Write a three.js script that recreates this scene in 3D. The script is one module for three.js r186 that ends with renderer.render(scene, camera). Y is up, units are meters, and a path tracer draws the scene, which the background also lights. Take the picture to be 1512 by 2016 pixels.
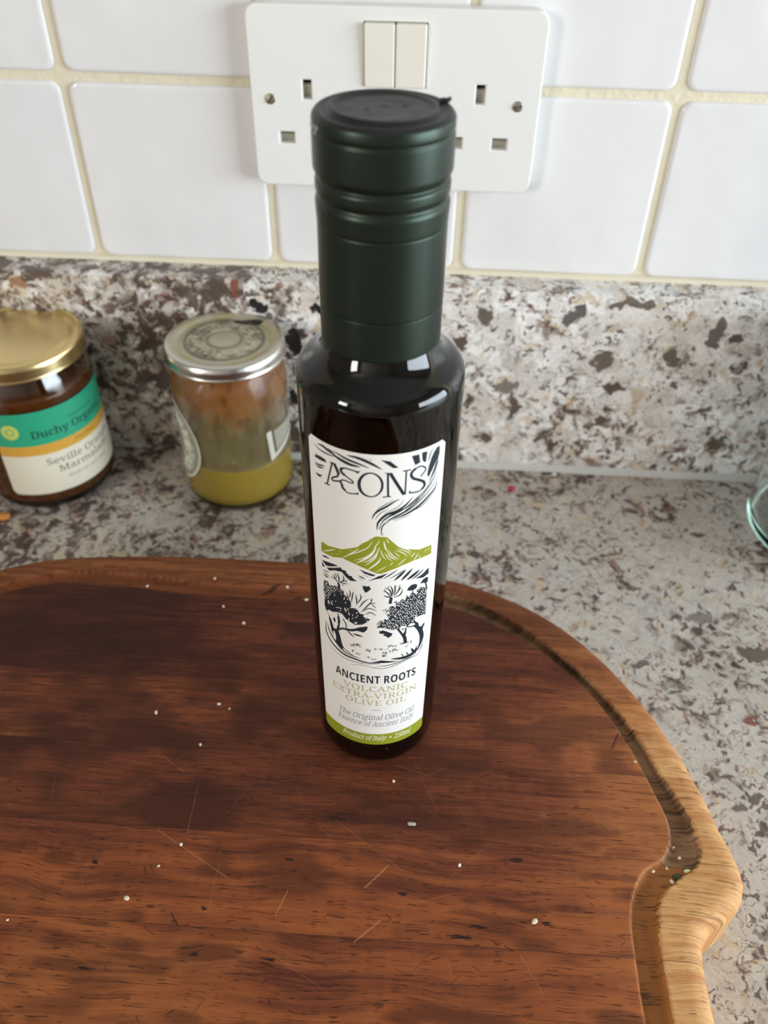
import * as THREE from 'three';
import { RoundedBoxGeometry } from 'three/addons/geometries/RoundedBoxGeometry.js';
import { mergeGeometries, mergeVertices } from 'three/addons/utils/BufferGeometryUtils.js';
import { RectAreaLightUniformsLib } from 'three/addons/lights/RectAreaLightUniformsLib.js';

// ------------------------------------------------------------------ camera, sky, lights, exposure
const scene = new THREE.Scene();
const camera = new THREE.PerspectiveCamera(62.84, 1512 / 2016, 0.02, 30);
camera.rotation.order = 'YXZ';
camera.position.set(0.02168, 0.34507, 0.46341);
camera.rotation.set(-0.72145, 0.05133, 0.01823);
camera.focus = 0.295;
camera.userData.fStop = 11;
const renderer = new THREE.WebGLRenderer({ antialias: true });
renderer.toneMapping = THREE.LinearToneMapping;
renderer.toneMappingExposure = 1.06;
renderer.shadowMap.enabled = true;
scene.background = new THREE.Color(0.75, 0.86, 1.0);
RectAreaLightUniformsLib.init();
function areaLight(name, color, intensity, w, h, from, to) {
  const l = new THREE.RectAreaLight(color, intensity, w, h);
  l.name = name; l.position.set(...from); l.lookAt(...to); scene.add(l); return l;
}
// daylight through the window in the right wall (cool), and warmer daylight through the small window in the left wall
areaLight('window_daylight', new THREE.Color(0.80, 0.91, 1.0), 12.5, 1.3, 0.72, [1.54, 0.37, 0.76], [0, 0.37, 0.76]);
areaLight('side_window_daylight', new THREE.Color(1.0, 0.965, 0.92), 23.0, 0.8, 0.8, [-1.94, 0.8, 2.3], [0, 0.8, 2.3]);

// ------------------------------------------------------------------ helpers
let seed = 7;
const rnd = () => { seed = (seed + 0x6d2b79f5) | 0; let t = Math.imul(seed ^ (seed >>> 15), 1 | seed); t = (t + Math.imul(t ^ (t >>> 7), 61 | t)) ^ t; return ((t ^ (t >>> 14)) >>> 0) / 4294967296; };
const LAT = new Float32Array(256 * 256).map(() => rnd());
function N(x, y) {                                            // value noise 0..1
  const xi = Math.floor(x), yi = Math.floor(y), fx = x - xi, fy = y - yi;
  const u = fx * fx * (3 - 2 * fx), v = fy * fy * (3 - 2 * fy);
  const a = xi & 255, b = (xi + 1) & 255, c = (yi & 255) << 8, d = ((yi + 1) & 255) << 8;
  const p = LAT[a | c], q = LAT[b | c], r = LAT[a | d], s = LAT[b | d];
  return p + (q - p) * u + (r - p + (p - q - r + s) * u) * v;
}
const fbm = (x, y) => 0.5 * N(x, y) + 0.27 * N(x * 2.03 + 17, y * 2.03 + 5) + 0.15 * N(x * 4.1 + 3, y * 4.1 + 29) + 0.08 * N(x * 8.3 + 11, y * 8.3 + 7);
const ss = (a, b, x) => { const t = Math.min(1, Math.max(0, (x - a) / (b - a))); return t * t * (3 - 2 * t); };
const lerp = (a, b, t) => a + (b - a) * t;
const mixTo = (c, d, t) => { c[0] += (d[0] - c[0]) * t; c[1] += (d[1] - c[1]) * t; c[2] += (d[2] - c[2]) * t; };
const used = {};
function numbered(name) { const n = used[name] = (used[name] ?? -1) + 1; return n ? `${name}_${String(n).padStart(3, '0')}` : name; }
function add(o, parent) { (parent ?? scene).add(o); return o; }
function mesh(name, geometry, material, parent) {
  const m = new THREE.Mesh(geometry, material);
  m.name = parent && parent !== scene ? name : numbered(name);
  m.castShadow = m.receiveShadow = true;
  return add(m, parent);
}
function thing(name, label, category, pos = [0, 0, 0], group) {
  const g = new THREE.Group(); g.name = numbered(name); g.position.set(...pos);
  g.userData = { label, category }; if (group) g.userData.group = group;
  return add(g);
}
const tag = (o, label, category, group) => { Object.assign(o.userData, { label, category }); if (group) o.userData.group = group; return o; };
const struct = (o) => { o.userData.kind = 'structure'; return o; };
function canvas(w, h) { const c = document.createElement('canvas'); c.width = w; c.height = h; return c; }
function tex(c, srgb = true, wrap = THREE.ClampToEdgeWrapping) {
  const t = new THREE.CanvasTexture(c); t.wrapS = t.wrapT = wrap;
  if (srgb) t.colorSpace = THREE.SRGBColorSpace;
  return t;
}
function paint(w, h, f) {                                     // f(px, py, out) gives sRGB 0..255
  const c = canvas(w, h), g = c.getContext('2d'), im = g.createImageData(w, h), d = im.data, o = [0, 0, 0, 255];
  for (let y = 0, i = 0; y < h; y++) for (let x = 0; x < w; x++, i += 4) { o[3] = 255; f(x, y, o); d[i] = o[0]; d[i + 1] = o[1]; d[i + 2] = o[2]; d[i + 3] = o[3]; }
  g.putImageData(im, 0, 0);
  return c;
}
const std = (o) => new THREE.MeshStandardMaterial(o);
const phys = (o) => new THREE.MeshPhysicalMaterial(o);
function lathe(pts, seg = 96) { return new THREE.LatheGeometry(pts.map(([r, y]) => new THREE.Vector2(r, y)), seg); }
function bend(pts, n = 5) {                                   // rounds the corners of an [r, y, radius] profile
  const out = [];
  pts.forEach(([x, y, rad], i) => {
    if (!rad || i === 0 || i === pts.length - 1) { out.push([x, y]); return; }
    const a = pts[i - 1], b = pts[i + 1], la = Math.hypot(a[0] - x, a[1] - y), lb = Math.hypot(b[0] - x, b[1] - y), k = Math.min(rad, la * 0.49, lb * 0.49);
    const p = [x + (a[0] - x) / la * k, y + (a[1] - y) / la * k], q = [x + (b[0] - x) / lb * k, y + (b[1] - y) / lb * k];
    for (let j = 0; j <= n; j++) { const t = j / n, s = 1 - t; out.push([s * s * p[0] + 2 * s * t * x + t * t * q[0], s * s * p[1] + 2 * s * t * y + t * t * q[1]]); }
  });
  return out;
}
function catmull(pts, n, closed) {
  const c = new THREE.CatmullRomCurve3(pts.map(([x, y]) => new THREE.Vector3(x, y, 0)), closed, 'centripetal');
  return c.getSpacedPoints(n).map((p) => [p.x, p.y]);
}
function gridGeometry(nu, nv, f) {                            // f(i/nu, j/nv) -> [x, y, z, u, v]
  const p = [], t = [], ix = [];
  for (let j = 0; j <= nv; j++) for (let i = 0; i <= nu; i++) { const a = f(i / nu, j / nv); p.push(a[0], a[1], a[2]); t.push(a[3], a[4]); }
  for (let j = 0; j < nv; j++) for (let i = 0; i < nu; i++) { const a = j * (nu + 1) + i, b = a + nu + 1; ix.push(a, a + 1, b, a + 1, b + 1, b); }
  const g = new THREE.BufferGeometry();
  g.setAttribute('position', new THREE.Float32BufferAttribute(p, 3)); g.setAttribute('uv', new THREE.Float32BufferAttribute(t, 2)); g.setIndex(ix); g.computeVertexNormals();
  return g;
}
function bx(w, h, d, x, y, z, r = 0) { const g = r ? new RoundedBoxGeometry(w, h, d, 3, r) : new THREE.BoxGeometry(w, h, d); g.translate(x, y, z); return g; }
function planeUV(g, f) {                                      // uv from position and normal
  const p = g.attributes.position, n = g.attributes.normal, t = new Float32Array(p.count * 2);
  for (let i = 0; i < p.count; i++) { const a = f(p.getX(i), p.getY(i), p.getZ(i), n.getX(i), n.getY(i), n.getZ(i)); t[i * 2] = a[0]; t[i * 2 + 1] = a[1]; }
  g.setAttribute('uv', new THREE.BufferAttribute(t, 2)); return g;
}

// ------------------------------------------------------------------ the room
const paintWall = std({ color: new THREE.Color(0.45, 0.43, 0.4), roughness: 0.9 });
const X0 = -2, X1 = 1.6, YF = -0.9, YC = 1.55, ZF = 3.2, YB = 0.1264;
struct(mesh('floor', bx(X1 - X0 + 0.4, 0.1, ZF + 0.4, (X0 + X1) / 2, YF - 0.05, ZF / 2), std({ color: new THREE.Color(0.26, 0.2, 0.15), roughness: 0.6 })));
struct(mesh('ceiling', bx(X1 - X0 + 0.4, 0.1, ZF + 0.4, (X0 + X1) / 2, YC + 0.05, ZF / 2), std({ color: new THREE.Color(0.42, 0.41, 0.39), roughness: 0.95 })));
function wallWithHole(w, h, depth, hx, hy, hw, hh) {
  const s = new THREE.Shape([[-w / 2, -h / 2], [w / 2, -h / 2], [w / 2, h / 2], [-w / 2, h / 2]].map(([a, b]) => new THREE.Vector2(a, b)));
  s.holes.push(new THREE.Path([[hx - hw / 2, hy - hh / 2], [hx - hw / 2, hy + hh / 2], [hx + hw / 2, hy + hh / 2], [hx + hw / 2, hy - hh / 2]].map(([a, b]) => new THREE.Vector2(a, b))));
  return new THREE.ExtrudeGeometry(s, { depth, bevelEnabled: false });
}
const midY = (YC + YF) / 2, midX = (X0 + X1) / 2;
struct(mesh('wall_front', bx(X1 - X0 + 0.24, YC - YF, 0.12, midX, midY, ZF + 0.06), paintWall));
const wallRight = struct(mesh('wall_right', wallWithHole(ZF, YC - YF, 0.12, 0.76 - ZF / 2, 0.37 - midY, 1.3, 0.72), paintWall));
wallRight.position.set(X1 + 0.12, midY, ZF / 2); wallRight.rotation.y = -Math.PI / 2;
const wallLeft = struct(mesh('wall_left', wallWithHole(ZF, YC - YF, 0.12, 2.3 - ZF / 2, 0.8 - midY, 0.8, 0.8), paintWall));
wallLeft.position.set(X0, midY, ZF / 2); wallLeft.rotation.y = -Math.PI / 2;
const frameMat = std({ color: new THREE.Color(0.8, 0.8, 0.78), roughness: 0.4 });
const paneMat = phys({ color: 0xffffff, roughness: 0.02, transmission: 1, thickness: 0 });
function windowUnit(n, w, h, pos, turn) {
  const g = new THREE.Group(); g.name = `window_${n}`; struct(g); g.position.set(...pos); g.rotation.y = turn; scene.add(g);
  mesh('frame', mergeGeometries([bx(w, 0.05, 0.06, 0, h / 2 - 0.025, 0), bx(w, 0.05, 0.06, 0, -h / 2 + 0.025, 0), bx(0.05, h - 0.1, 0.06, -w / 2 + 0.025, 0, 0), bx(0.05, h - 0.1, 0.06, w / 2 - 0.025, 0, 0), bx(0.04, h - 0.1, 0.05, 0, 0, 0)]), frameMat, g);
  for (const s of [-1, 1]) mesh('pane', bx(w / 2 - 0.07, h - 0.1, 0.004, s * (w / 4 - 0.0025), 0, 0), paneMat, g);
}
windowUnit(1, 1.3, 0.72, [X1 + 0.06, 0.37, 0.76], Math.PI / 2);
windowUnit(2, 0.8, 0.8, [X0 - 0.06, 0.8, 2.3], Math.PI / 2);

// the tiled wall behind the worktop: grout bed with every tile on it
const wallBack = struct(mesh('wall_back', bx(X1 - X0 + 0.2, YC - YF, 0.12, midX, midY, -0.0618), std({
  color: new THREE.Color(0.77, 0.70, 0.53), roughness: 0.85,
  bumpMap: tex(paint(256, 256, (x, y, o) => { o[0] = o[1] = o[2] = 255 * fbm(x / 6, y / 6); }), false, THREE.MirroredRepeatWrapping), bumpScale: 0.0006 })));
planeUV(wallBack.geometry, (x, y) => [x / 0.12, y / 0.12]);
const glaze = tex(paint(512, 512, (x, y, o) => { o[0] = o[1] = o[2] = 255 * (0.86 * N(x / 58, y / 58) + 0.14 * N(x / 24 + 9, y / 24)); }), false, THREE.MirroredRepeatWrapping);
const tileMats = [[0.815, 0.80, 0.795], [0.805, 0.79, 0.79], [0.815, 0.805, 0.795], [0.80, 0.79, 0.79]].map((c) => phys({ color: new THREE.Color(...c), roughness: 0.1, ior: 1.5, bumpMap: glaze, bumpScale: 0.0011 }));
function tileGeometry(w, h, k) {
  const ring = (inset, z, rad) => {
    const a = w / 2 - inset, b = h / 2 - inset, out = [];
    for (const [sx, sy, t0] of [[1, 1, 0], [-1, 1, 1], [-1, -1, 2], [1, -1, 3]]) for (let j = 0; j <= 4; j++) { const t = (t0 + j / 4) * Math.PI / 2; out.push([sx * (a - rad) + rad * Math.cos(t), sy * (b - rad) + rad * Math.sin(t), z]); }
    return out;
  };
  const rings = [ring(0, -0.0018, 0.0055), ring(0.0001, -0.0011, 0.0055), ring(0.0006, -0.0005, 0.0052), ring(0.0014, -0.00012, 0.0048), ring(0.0026, 0, 0.0042)], m = 20, p = [], t = [], ix = [];
  rings.flat().forEach(([x, y, z]) => { p.push(x, y, z); t.push(x / 0.2 + k * 0.37, y / 0.2 + k * 0.61); });
  for (let r = 0; r < 4; r++) for (let i = 0; i < m; i++) { const a = r * m + i, b = r * m + (i + 1) % m; ix.push(a, b, a + m, b, b + m, a + m); }
  p.push(0, 0, 0); t.push(k * 0.37, k * 0.61);
  for (let i = 0; i < m; i++) ix.push(4 * m + i, 4 * m + (i + 1) % m, 5 * m);
  const g = new THREE.BufferGeometry();
  g.setAttribute('position', new THREE.Float32BufferAttribute(p, 3)); g.setAttribute('uv', new THREE.Float32BufferAttribute(t, 2)); g.setIndex(ix); g.computeVertexNormals();
  return g;
}
const PITCH = 0.10555, TX = -0.17352, TY = 0.22537, GAP = 0.0046;
const fullTiles = [0, 1, 2, 3].map((k) => tileGeometry(PITCH - GAP, PITCH - GAP, k));
const cutH = TY - YB - GAP / 2 - 0.0022, cutTiles = [0, 1, 2, 3].map((k) => tileGeometry(PITCH - GAP, cutH, k + 5));
for (let c = -6; c <= 8; c++) for (let r = 0; r < 5; r++) {
  const v = Math.floor(rnd() * 4), t = mesh('tile', (r ? fullTiles : cutTiles)[v], tileMats[(v + c + 9) % 4], wallBack);
  t.name = numbered('tile');
  t.position.set(TX + (c + 0.5) * PITCH + (rnd() - 0.5) * 0.0006, r ? TY + (r - 0.5) * PITCH : TY - GAP / 2 - cutH / 2, 0.0002 * rnd());
  t.rotation.set((rnd() - 0.5) * 0.007, (rnd() - 0.5) * 0.007, (rnd() - 0.5) * 0.004);
}
{ const s = gridGeometry(120, 3, (u, v) => { const x = lerp(-0.78, 0.78, u), w = 0.0022 + 0.0007 * N(x * 90, 3), t = v * Math.PI / 2; return [x, YB - 0.0004 + w * Math.sin(t), -0.0016 + (0.0016 + w) * Math.cos(t) * 0.75, u, v]; });
  mesh('grout_bead', s, std({ color: new THREE.Color(0.78, 0.71, 0.54), roughness: 0.6, side: THREE.DoubleSide }), wallBack); }

// ------------------------------------------------------------------ granite
const C_WHITE = [226, 222, 215], C_GREY = [186, 178, 168], C_DARK = [92, 78, 70], C_BLACK = [30, 28, 28], C_TAN = [200, 172, 134], C_RUST = [128, 76, 62], C_PINK = [196, 172, 158];
function granite(x, y, dens, blobs, o, tone = 1) {
  const wx = x + 6 * (N(x / 8, y / 8) - 0.5) + 3 * (N(x / 2.4 + 40, y / 2.4) - 0.5) + 1.2 * (N(x / 0.9 + 7, y / 0.9) - 0.5), wy = y + 6 * (N(x / 8 + 60, y / 8 + 20) - 0.5) + 3 * (N(x / 2.4, y / 2.4 + 70) - 0.5) + 1.2 * (N(x / 0.9, y / 0.9 + 90) - 0.5);
  const c = o, soft = fbm(wx / 13 + 5, wy / 13), fine = N(wx / 1.7 + 31, wy / 1.7), grain = N(wx / 4.6 + 33, wy / 4.6 + 8) * 0.62 + N(wx / 2 + 71, wy / 2 + 44) * 0.38;
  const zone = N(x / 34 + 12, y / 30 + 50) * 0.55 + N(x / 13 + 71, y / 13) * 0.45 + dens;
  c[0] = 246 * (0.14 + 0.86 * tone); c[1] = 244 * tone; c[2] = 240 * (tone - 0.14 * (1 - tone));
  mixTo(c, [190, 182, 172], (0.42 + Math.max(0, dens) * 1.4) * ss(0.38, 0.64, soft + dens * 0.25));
  mixTo(c, [206, 188, 173], (0.22 + Math.max(0, dens)) * ss(0.55, 0.75, N(wx / 19 + 90, wy / 19 + 31)));
  mixTo(c, [160, 152, 144], 0.5 * ss(0.52, 0.72, grain * 0.6 + fine * 0.2 + zone * 0.28));
  mixTo(c, C_TAN, 0.5 * ss(0.8, 0.88, N(wx / 7 + 140, wy / 6 + 77)));
  mixTo(c, [138, 122, 111], 0.72 * ss(0.82, 0.97, grain * 0.85 + zone * 0.55));
  mixTo(c, [84, 70, 63], 0.9 * ss(0.96, 1.04, grain * 0.85 + zone * 0.55 + 0.16 * (fine - 0.5)));
  mixTo(c, C_RUST, 0.5 * ss(0.78, 0.95, N(wx / 4 + 210, wy / 4 + 120)) * ss(0.45, 0.6, zone));
  const fk = N(wx / 2.6 + 301, wy / 2.6 + 77) * 0.7 + N(wx / 1.1 + 12, wy / 1.1 + 140) * 0.3;
  mixTo(c, [88, 76, 72], 0.85 * ss(0.72, 0.78, fk + 0.12 * (zone - 0.5)));
  const v = Math.abs(N(wx / 4.4 + 7, wy / 4.4 + 99) - 0.5), v2 = Math.abs(N(wx / 2.3 + 57, wy / 2.3 + 19) - 0.5);
  mixTo(c, C_DARK, 0.8 * (1 - ss(0.012, 0.034, v)) * ss(0.56, 0.7, N(x / 9 + 200, y / 9) + dens * 0.3));
  mixTo(c, [110, 98, 90], 0.6 * (1 - ss(0.016, 0.05, v2)) * ss(0.6, 0.74, N(x / 5 + 20, y / 5 + 220) + dens * 0.2));
  for (let i = 0; i < blobs.length; i++) {
    const b = blobs[i], dx = wx - b[0], dy = wy - b[1];
    if (dx * dx + dy * dy > 500) continue;
    const ca = Math.cos(b[4]), sa = Math.sin(b[4]), q = Math.hypot((dx * ca + dy * sa) / b[2], (dy * ca - dx * sa) / b[3]) + 0.9 * (grain - 0.5);
    mixTo(c, b[5], 0.92 * (1 - ss(0.8, 1.05, q)));
  }
  const g = (0.94 + 0.12 * fine) * (0.96 + 0.08 * N(x * 1.9, y * 1.9));
  c[0] *= g; c[1] *= g; c[2] *= g;
}
const GREYBR = [106, 94, 86], GR2 = [128, 120, 112];
const upBlobs = [[54, 111, 5, 7, 0, GREYBR], [106, 113, 3, 9, -0.7, [96, 90, 88]], [128, 85, 6, 6, 0.5, GREYBR], [169, 87, 4, 7, 0.4, GREYBR], [73, 62, 7, 5, 0, GR2], [79, 49, 2.5, 8, 0.1, C_DARK], [115, 48, 5, 3.5, -0.4, C_DARK], [137, 41, 4, 6, -0.6, C_DARK], [61, 25, 6, 4, -0.5, C_DARK], [211, 27, 6, 8, 0.2, C_DARK], [195, 51, 7, 4, 0.7, GREYBR], [189, 106, 4, 9, -0.1, [110, 100, 98]], [43, 93, 4, 6, 0, C_DARK], [113, 54, 3, 4, 0, C_TAN], [-119, 116, 4, 9, 0.6, C_DARK], [-89, 121, 3, 5, 0.2, C_RUST], [-207, 128, 12, 5, 0, C_DARK], [-56, 88, 5, 8, 0.2, C_BLACK], [-60, 48, 4, 8, 0.1, C_BLACK], [-41, 107, 3, 5, 0.3, C_BLACK], [-76, 110, 5, 3.5, -0.6, C_BLACK], [139, 121, 14, 3, 0.1, GREYBR], [201, 103, 5, 2.5, 0.4, C_DARK], [137, 65, 7, 3, -0.2, C_DARK], [-220, 117, 6, 4, 0, [150, 110, 84]], [-195, 92, 9, 4, -0.4, C_DARK], [-150, 80, 8, 4, 0.5, C_DARK], [-135, 98, 7, 4, -0.7, C_DARK], [-165, 105, 6, 4, 0.9, GREYBR], [-140, 55, 9, 5, 0.3, C_DARK]];
const topBlobs = [[202, 168, 9, 6, 0.1, GREYBR], [178, 145, 9, 4, 0, GR2], [180, 255, 4, 3, 0, GREYBR], [171, 259, 2.6, 4, 0.3, GREYBR], [167, 314, 4, 1.6, 0.1, GR2], [-158, 23, 9, 3, -0.4, C_DARK], [-182, 13, 9, 4, 0.2, C_DARK], [142, 181, 3, 3, 0, GREYBR], [-15, 88, 9, 4, 0.3, [120, 96, 88]], [95, 46, 5, 3, 0, C_DARK], [60, 44, 6, 3, 0.1, C_DARK], [190, 210, 6, 2, -0.4, C_RUST]];
const GX0 = -300, GW = 660;
const upB = upBlobs.map((b) => [b[0], b[1] + 400, ...b.slice(2)]);
const upMap = tex(paint(2048, 466, (px, py, o) => { const x = GX0 + px / 2047 * GW, y = (1 - py / 465) * 150; granite(x, y + 400, 0.3 * (1 - ss(-60, 20, x + 60 * (N(x / 30, y / 30) - 0.5))) - 0.05, upB, o); }), true, THREE.MirroredRepeatWrapping);  // denser flecks on the left: partly the stone, partly shade put into its colour
const topMap = tex(paint(2048, 1676, (px, py, o) => { const x = GX0 + px / 2047 * GW, z = (1 - py / 1675) * 540; granite(x, z, 0.26 - 0.24 * ss(-20, 90, x + 70 * (N(x / 40, z / 40) - 0.5)), topBlobs, o, 0.8); }), true, THREE.MirroredRepeatWrapping);  // same granite as the upstand; its weaker light is put into a darker tone
const polish = { roughness: 0.16, ior: 1.5, specularIntensity: 0.8 };
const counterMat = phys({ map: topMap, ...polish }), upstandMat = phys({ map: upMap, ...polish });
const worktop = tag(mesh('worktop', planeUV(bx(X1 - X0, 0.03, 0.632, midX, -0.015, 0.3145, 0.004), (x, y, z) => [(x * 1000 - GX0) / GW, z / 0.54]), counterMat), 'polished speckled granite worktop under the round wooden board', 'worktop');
const upstand = thing('granite_upstand', 'low upright strip of polished granite standing along the tiled wall behind the worktop', 'upstand');
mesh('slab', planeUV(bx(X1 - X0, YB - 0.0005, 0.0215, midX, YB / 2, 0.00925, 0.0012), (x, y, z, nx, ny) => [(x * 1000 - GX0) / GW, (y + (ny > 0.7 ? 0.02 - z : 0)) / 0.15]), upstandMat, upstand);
mesh('sealant_bead', gridGeometry(200, 6, (u, v) => { const x = lerp(-0.095, 0.6, u), w = 0.0034 + 0.0006 * N(x * 60, 1), t = v * Math.PI / 2, k = 1 - 0.28 * Math.sin(2 * t); return [x, 0.0001 + w * Math.sin(t) * k, 0.0199 + w * Math.cos(t) * k, u * 100, v]; }), phys({ color: new THREE.Color(0.63, 0.62, 0.58), roughness: 0.14, clearcoat: 1, clearcoatRoughness: 0.08, side: THREE.DoubleSide }), upstand);

// ------------------------------------------------------------------ the round wooden board with its juice groove
const BCX = -62, BCZ = 350, BY = 0.035;                       // centre (mm) and height of the top
const outerQ = [[-62, 150.4], [-36, 150.6], [0, 152.4], [36.5, 156.7], [52.2, 161], [70.1, 168.6], [89.5, 180.5], [107.4, 197.6], [121.4, 216.5], [132, 235.3], [139.6, 252.9], [146.2, 273.9], [150.2, 291.2], [153.2, 302], [153.6, 309.5], [150.8, 316.4], [143.9, 322.9], [136.6, 327.8], [133, 333.6], [131.7, 341], [131.6, 350]];
const gOutQ = [[-62, 172.6], [-32.7, 171.6], [0, 168.8], [22, 168.6], [36.7, 170.8], [52, 175.8], [69.2, 185.7], [87.7, 201.6], [102.7, 217.9], [114.2, 234.4], [122.8, 250.3], [129.4, 268.5], [134.3, 279.3], [137.4, 288.9], [138.3, 298.2], [136.2, 304.4], [130.3, 308.8], [123.6, 314.1], [118.8, 320.1], [116.6, 330.2], [115.9, 338.9], [116, 350]];
const gInQ = [[-62, 181], [-31.7, 180.2], [0, 177.6], [22, 176.6], [36.8, 178.7], [56.8, 186.3], [78.2, 200.1], [95.8, 216.9], [107.7, 233], [117.8, 254.5], [124.6, 275.4], [127.9, 288], [127.1, 296.9], [123.2, 303.3], [115.1, 308.9], [109.5, 317.9], [107.1, 327.3], [106.6, 339], [106.4, 350]];
function closed(q, tip, n1, n2) {                             // quarter curve -> whole symmetric loop, clockwise from the back
  const a = catmull(q.slice(0, tip + 1), n1), b = catmull(q.slice(tip), n2), h = a.concat(b.slice(1));
  const right = h.concat(h.slice(0, -1).reverse().map(([x, z]) => [x, 2 * BCZ - z]));
  return right.concat(right.slice(1, -1).reverse().map(([x, z]) => [2 * BCX - x, z]));
}
const loopO = closed(outerQ, 14, 70, 22), loopGo = closed(gOutQ, 14, 70, 22), loopGi = closed(gInQ, 12, 70, 22);
function inset(loop, d) {
  const n = loop.length;
  return loop.map((p, i) => {
    const a = loop[(i + n - 2) % n], b = loop[(i + 2) % n], tx = b[0] - a[0], tz = b[1] - a[1], l = Math.hypot(tx, tz) || 1;
    return [p[0] - tz / l * d, p[1] + tx / l * d];
  });
}
const mid = loopGo.map((p, i) => [(p[0] + loopGi[i][0]) / 2, (p[1] + loopGi[i][1]) / 2]);
const between = (t) => loopGo.map((p, i) => [lerp(p[0], loopGi[i][0], t), lerp(p[1], loopGi[i][1], t)]);
const shrink = (t) => loopGi.map((p) => [BCX + (p[0] - BCX) * t, BCZ + (p[1] - BCZ) * t]);
const boardRings = [
  [shrink(0), 0.2], [inset(loopO, 4), 0.2], [inset(loopO, 1), 1.4], [loopO, 4], [loopO, 27], [inset(loopO, 0.5), 29.8], [inset(loopO, 1.7), 32.2], [inset(loopO, 3.6), 34], [inset(loopO, 6), 34.8], [inset(loopO, 8), 35],
  [inset(loopGo, -0.9), 35], [inset(loopGo, -0.2), 34.75], [between(0.02), 34], [between(0.06), 32.2], [between(0.12), 31], [between(0.22), 30.5], [mid, 30.4], [between(0.78), 30.5], [between(0.88), 31.1], [between(0.95), 32.4], [between(0.99), 34], [inset(loopGi, 0.3), 34.75], [inset(loopGi, 1.2), 35],
  [shrink(0.9), 35], [shrink(0.6), 35], [shrink(0.3), 35], [shrink(0), 35]];
const STAVE0 = 159.7, STAVEW = 36.2;
function boardTriangles() {
  const n = loopO.length, p = [], ix = [];
  boardRings.forEach(([loop, y]) => loop.forEach(([x, z]) => p.push(x / 1000, y / 1000, z / 1000)));
  for (let r = 0; r + 1 < boardRings.length; r++) for (let i = 0; i < n; i++) { const a = r * n + i, b = r * n + (i + 1) % n; ix.push(a, b, a + n, b, b + n, a + n); }
  const g = new THREE.BufferGeometry();
  g.setAttribute('position', new THREE.Float32BufferAttribute(p, 3)); g.setIndex(ix); g.computeVertexNormals();
  return g;
}
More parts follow.
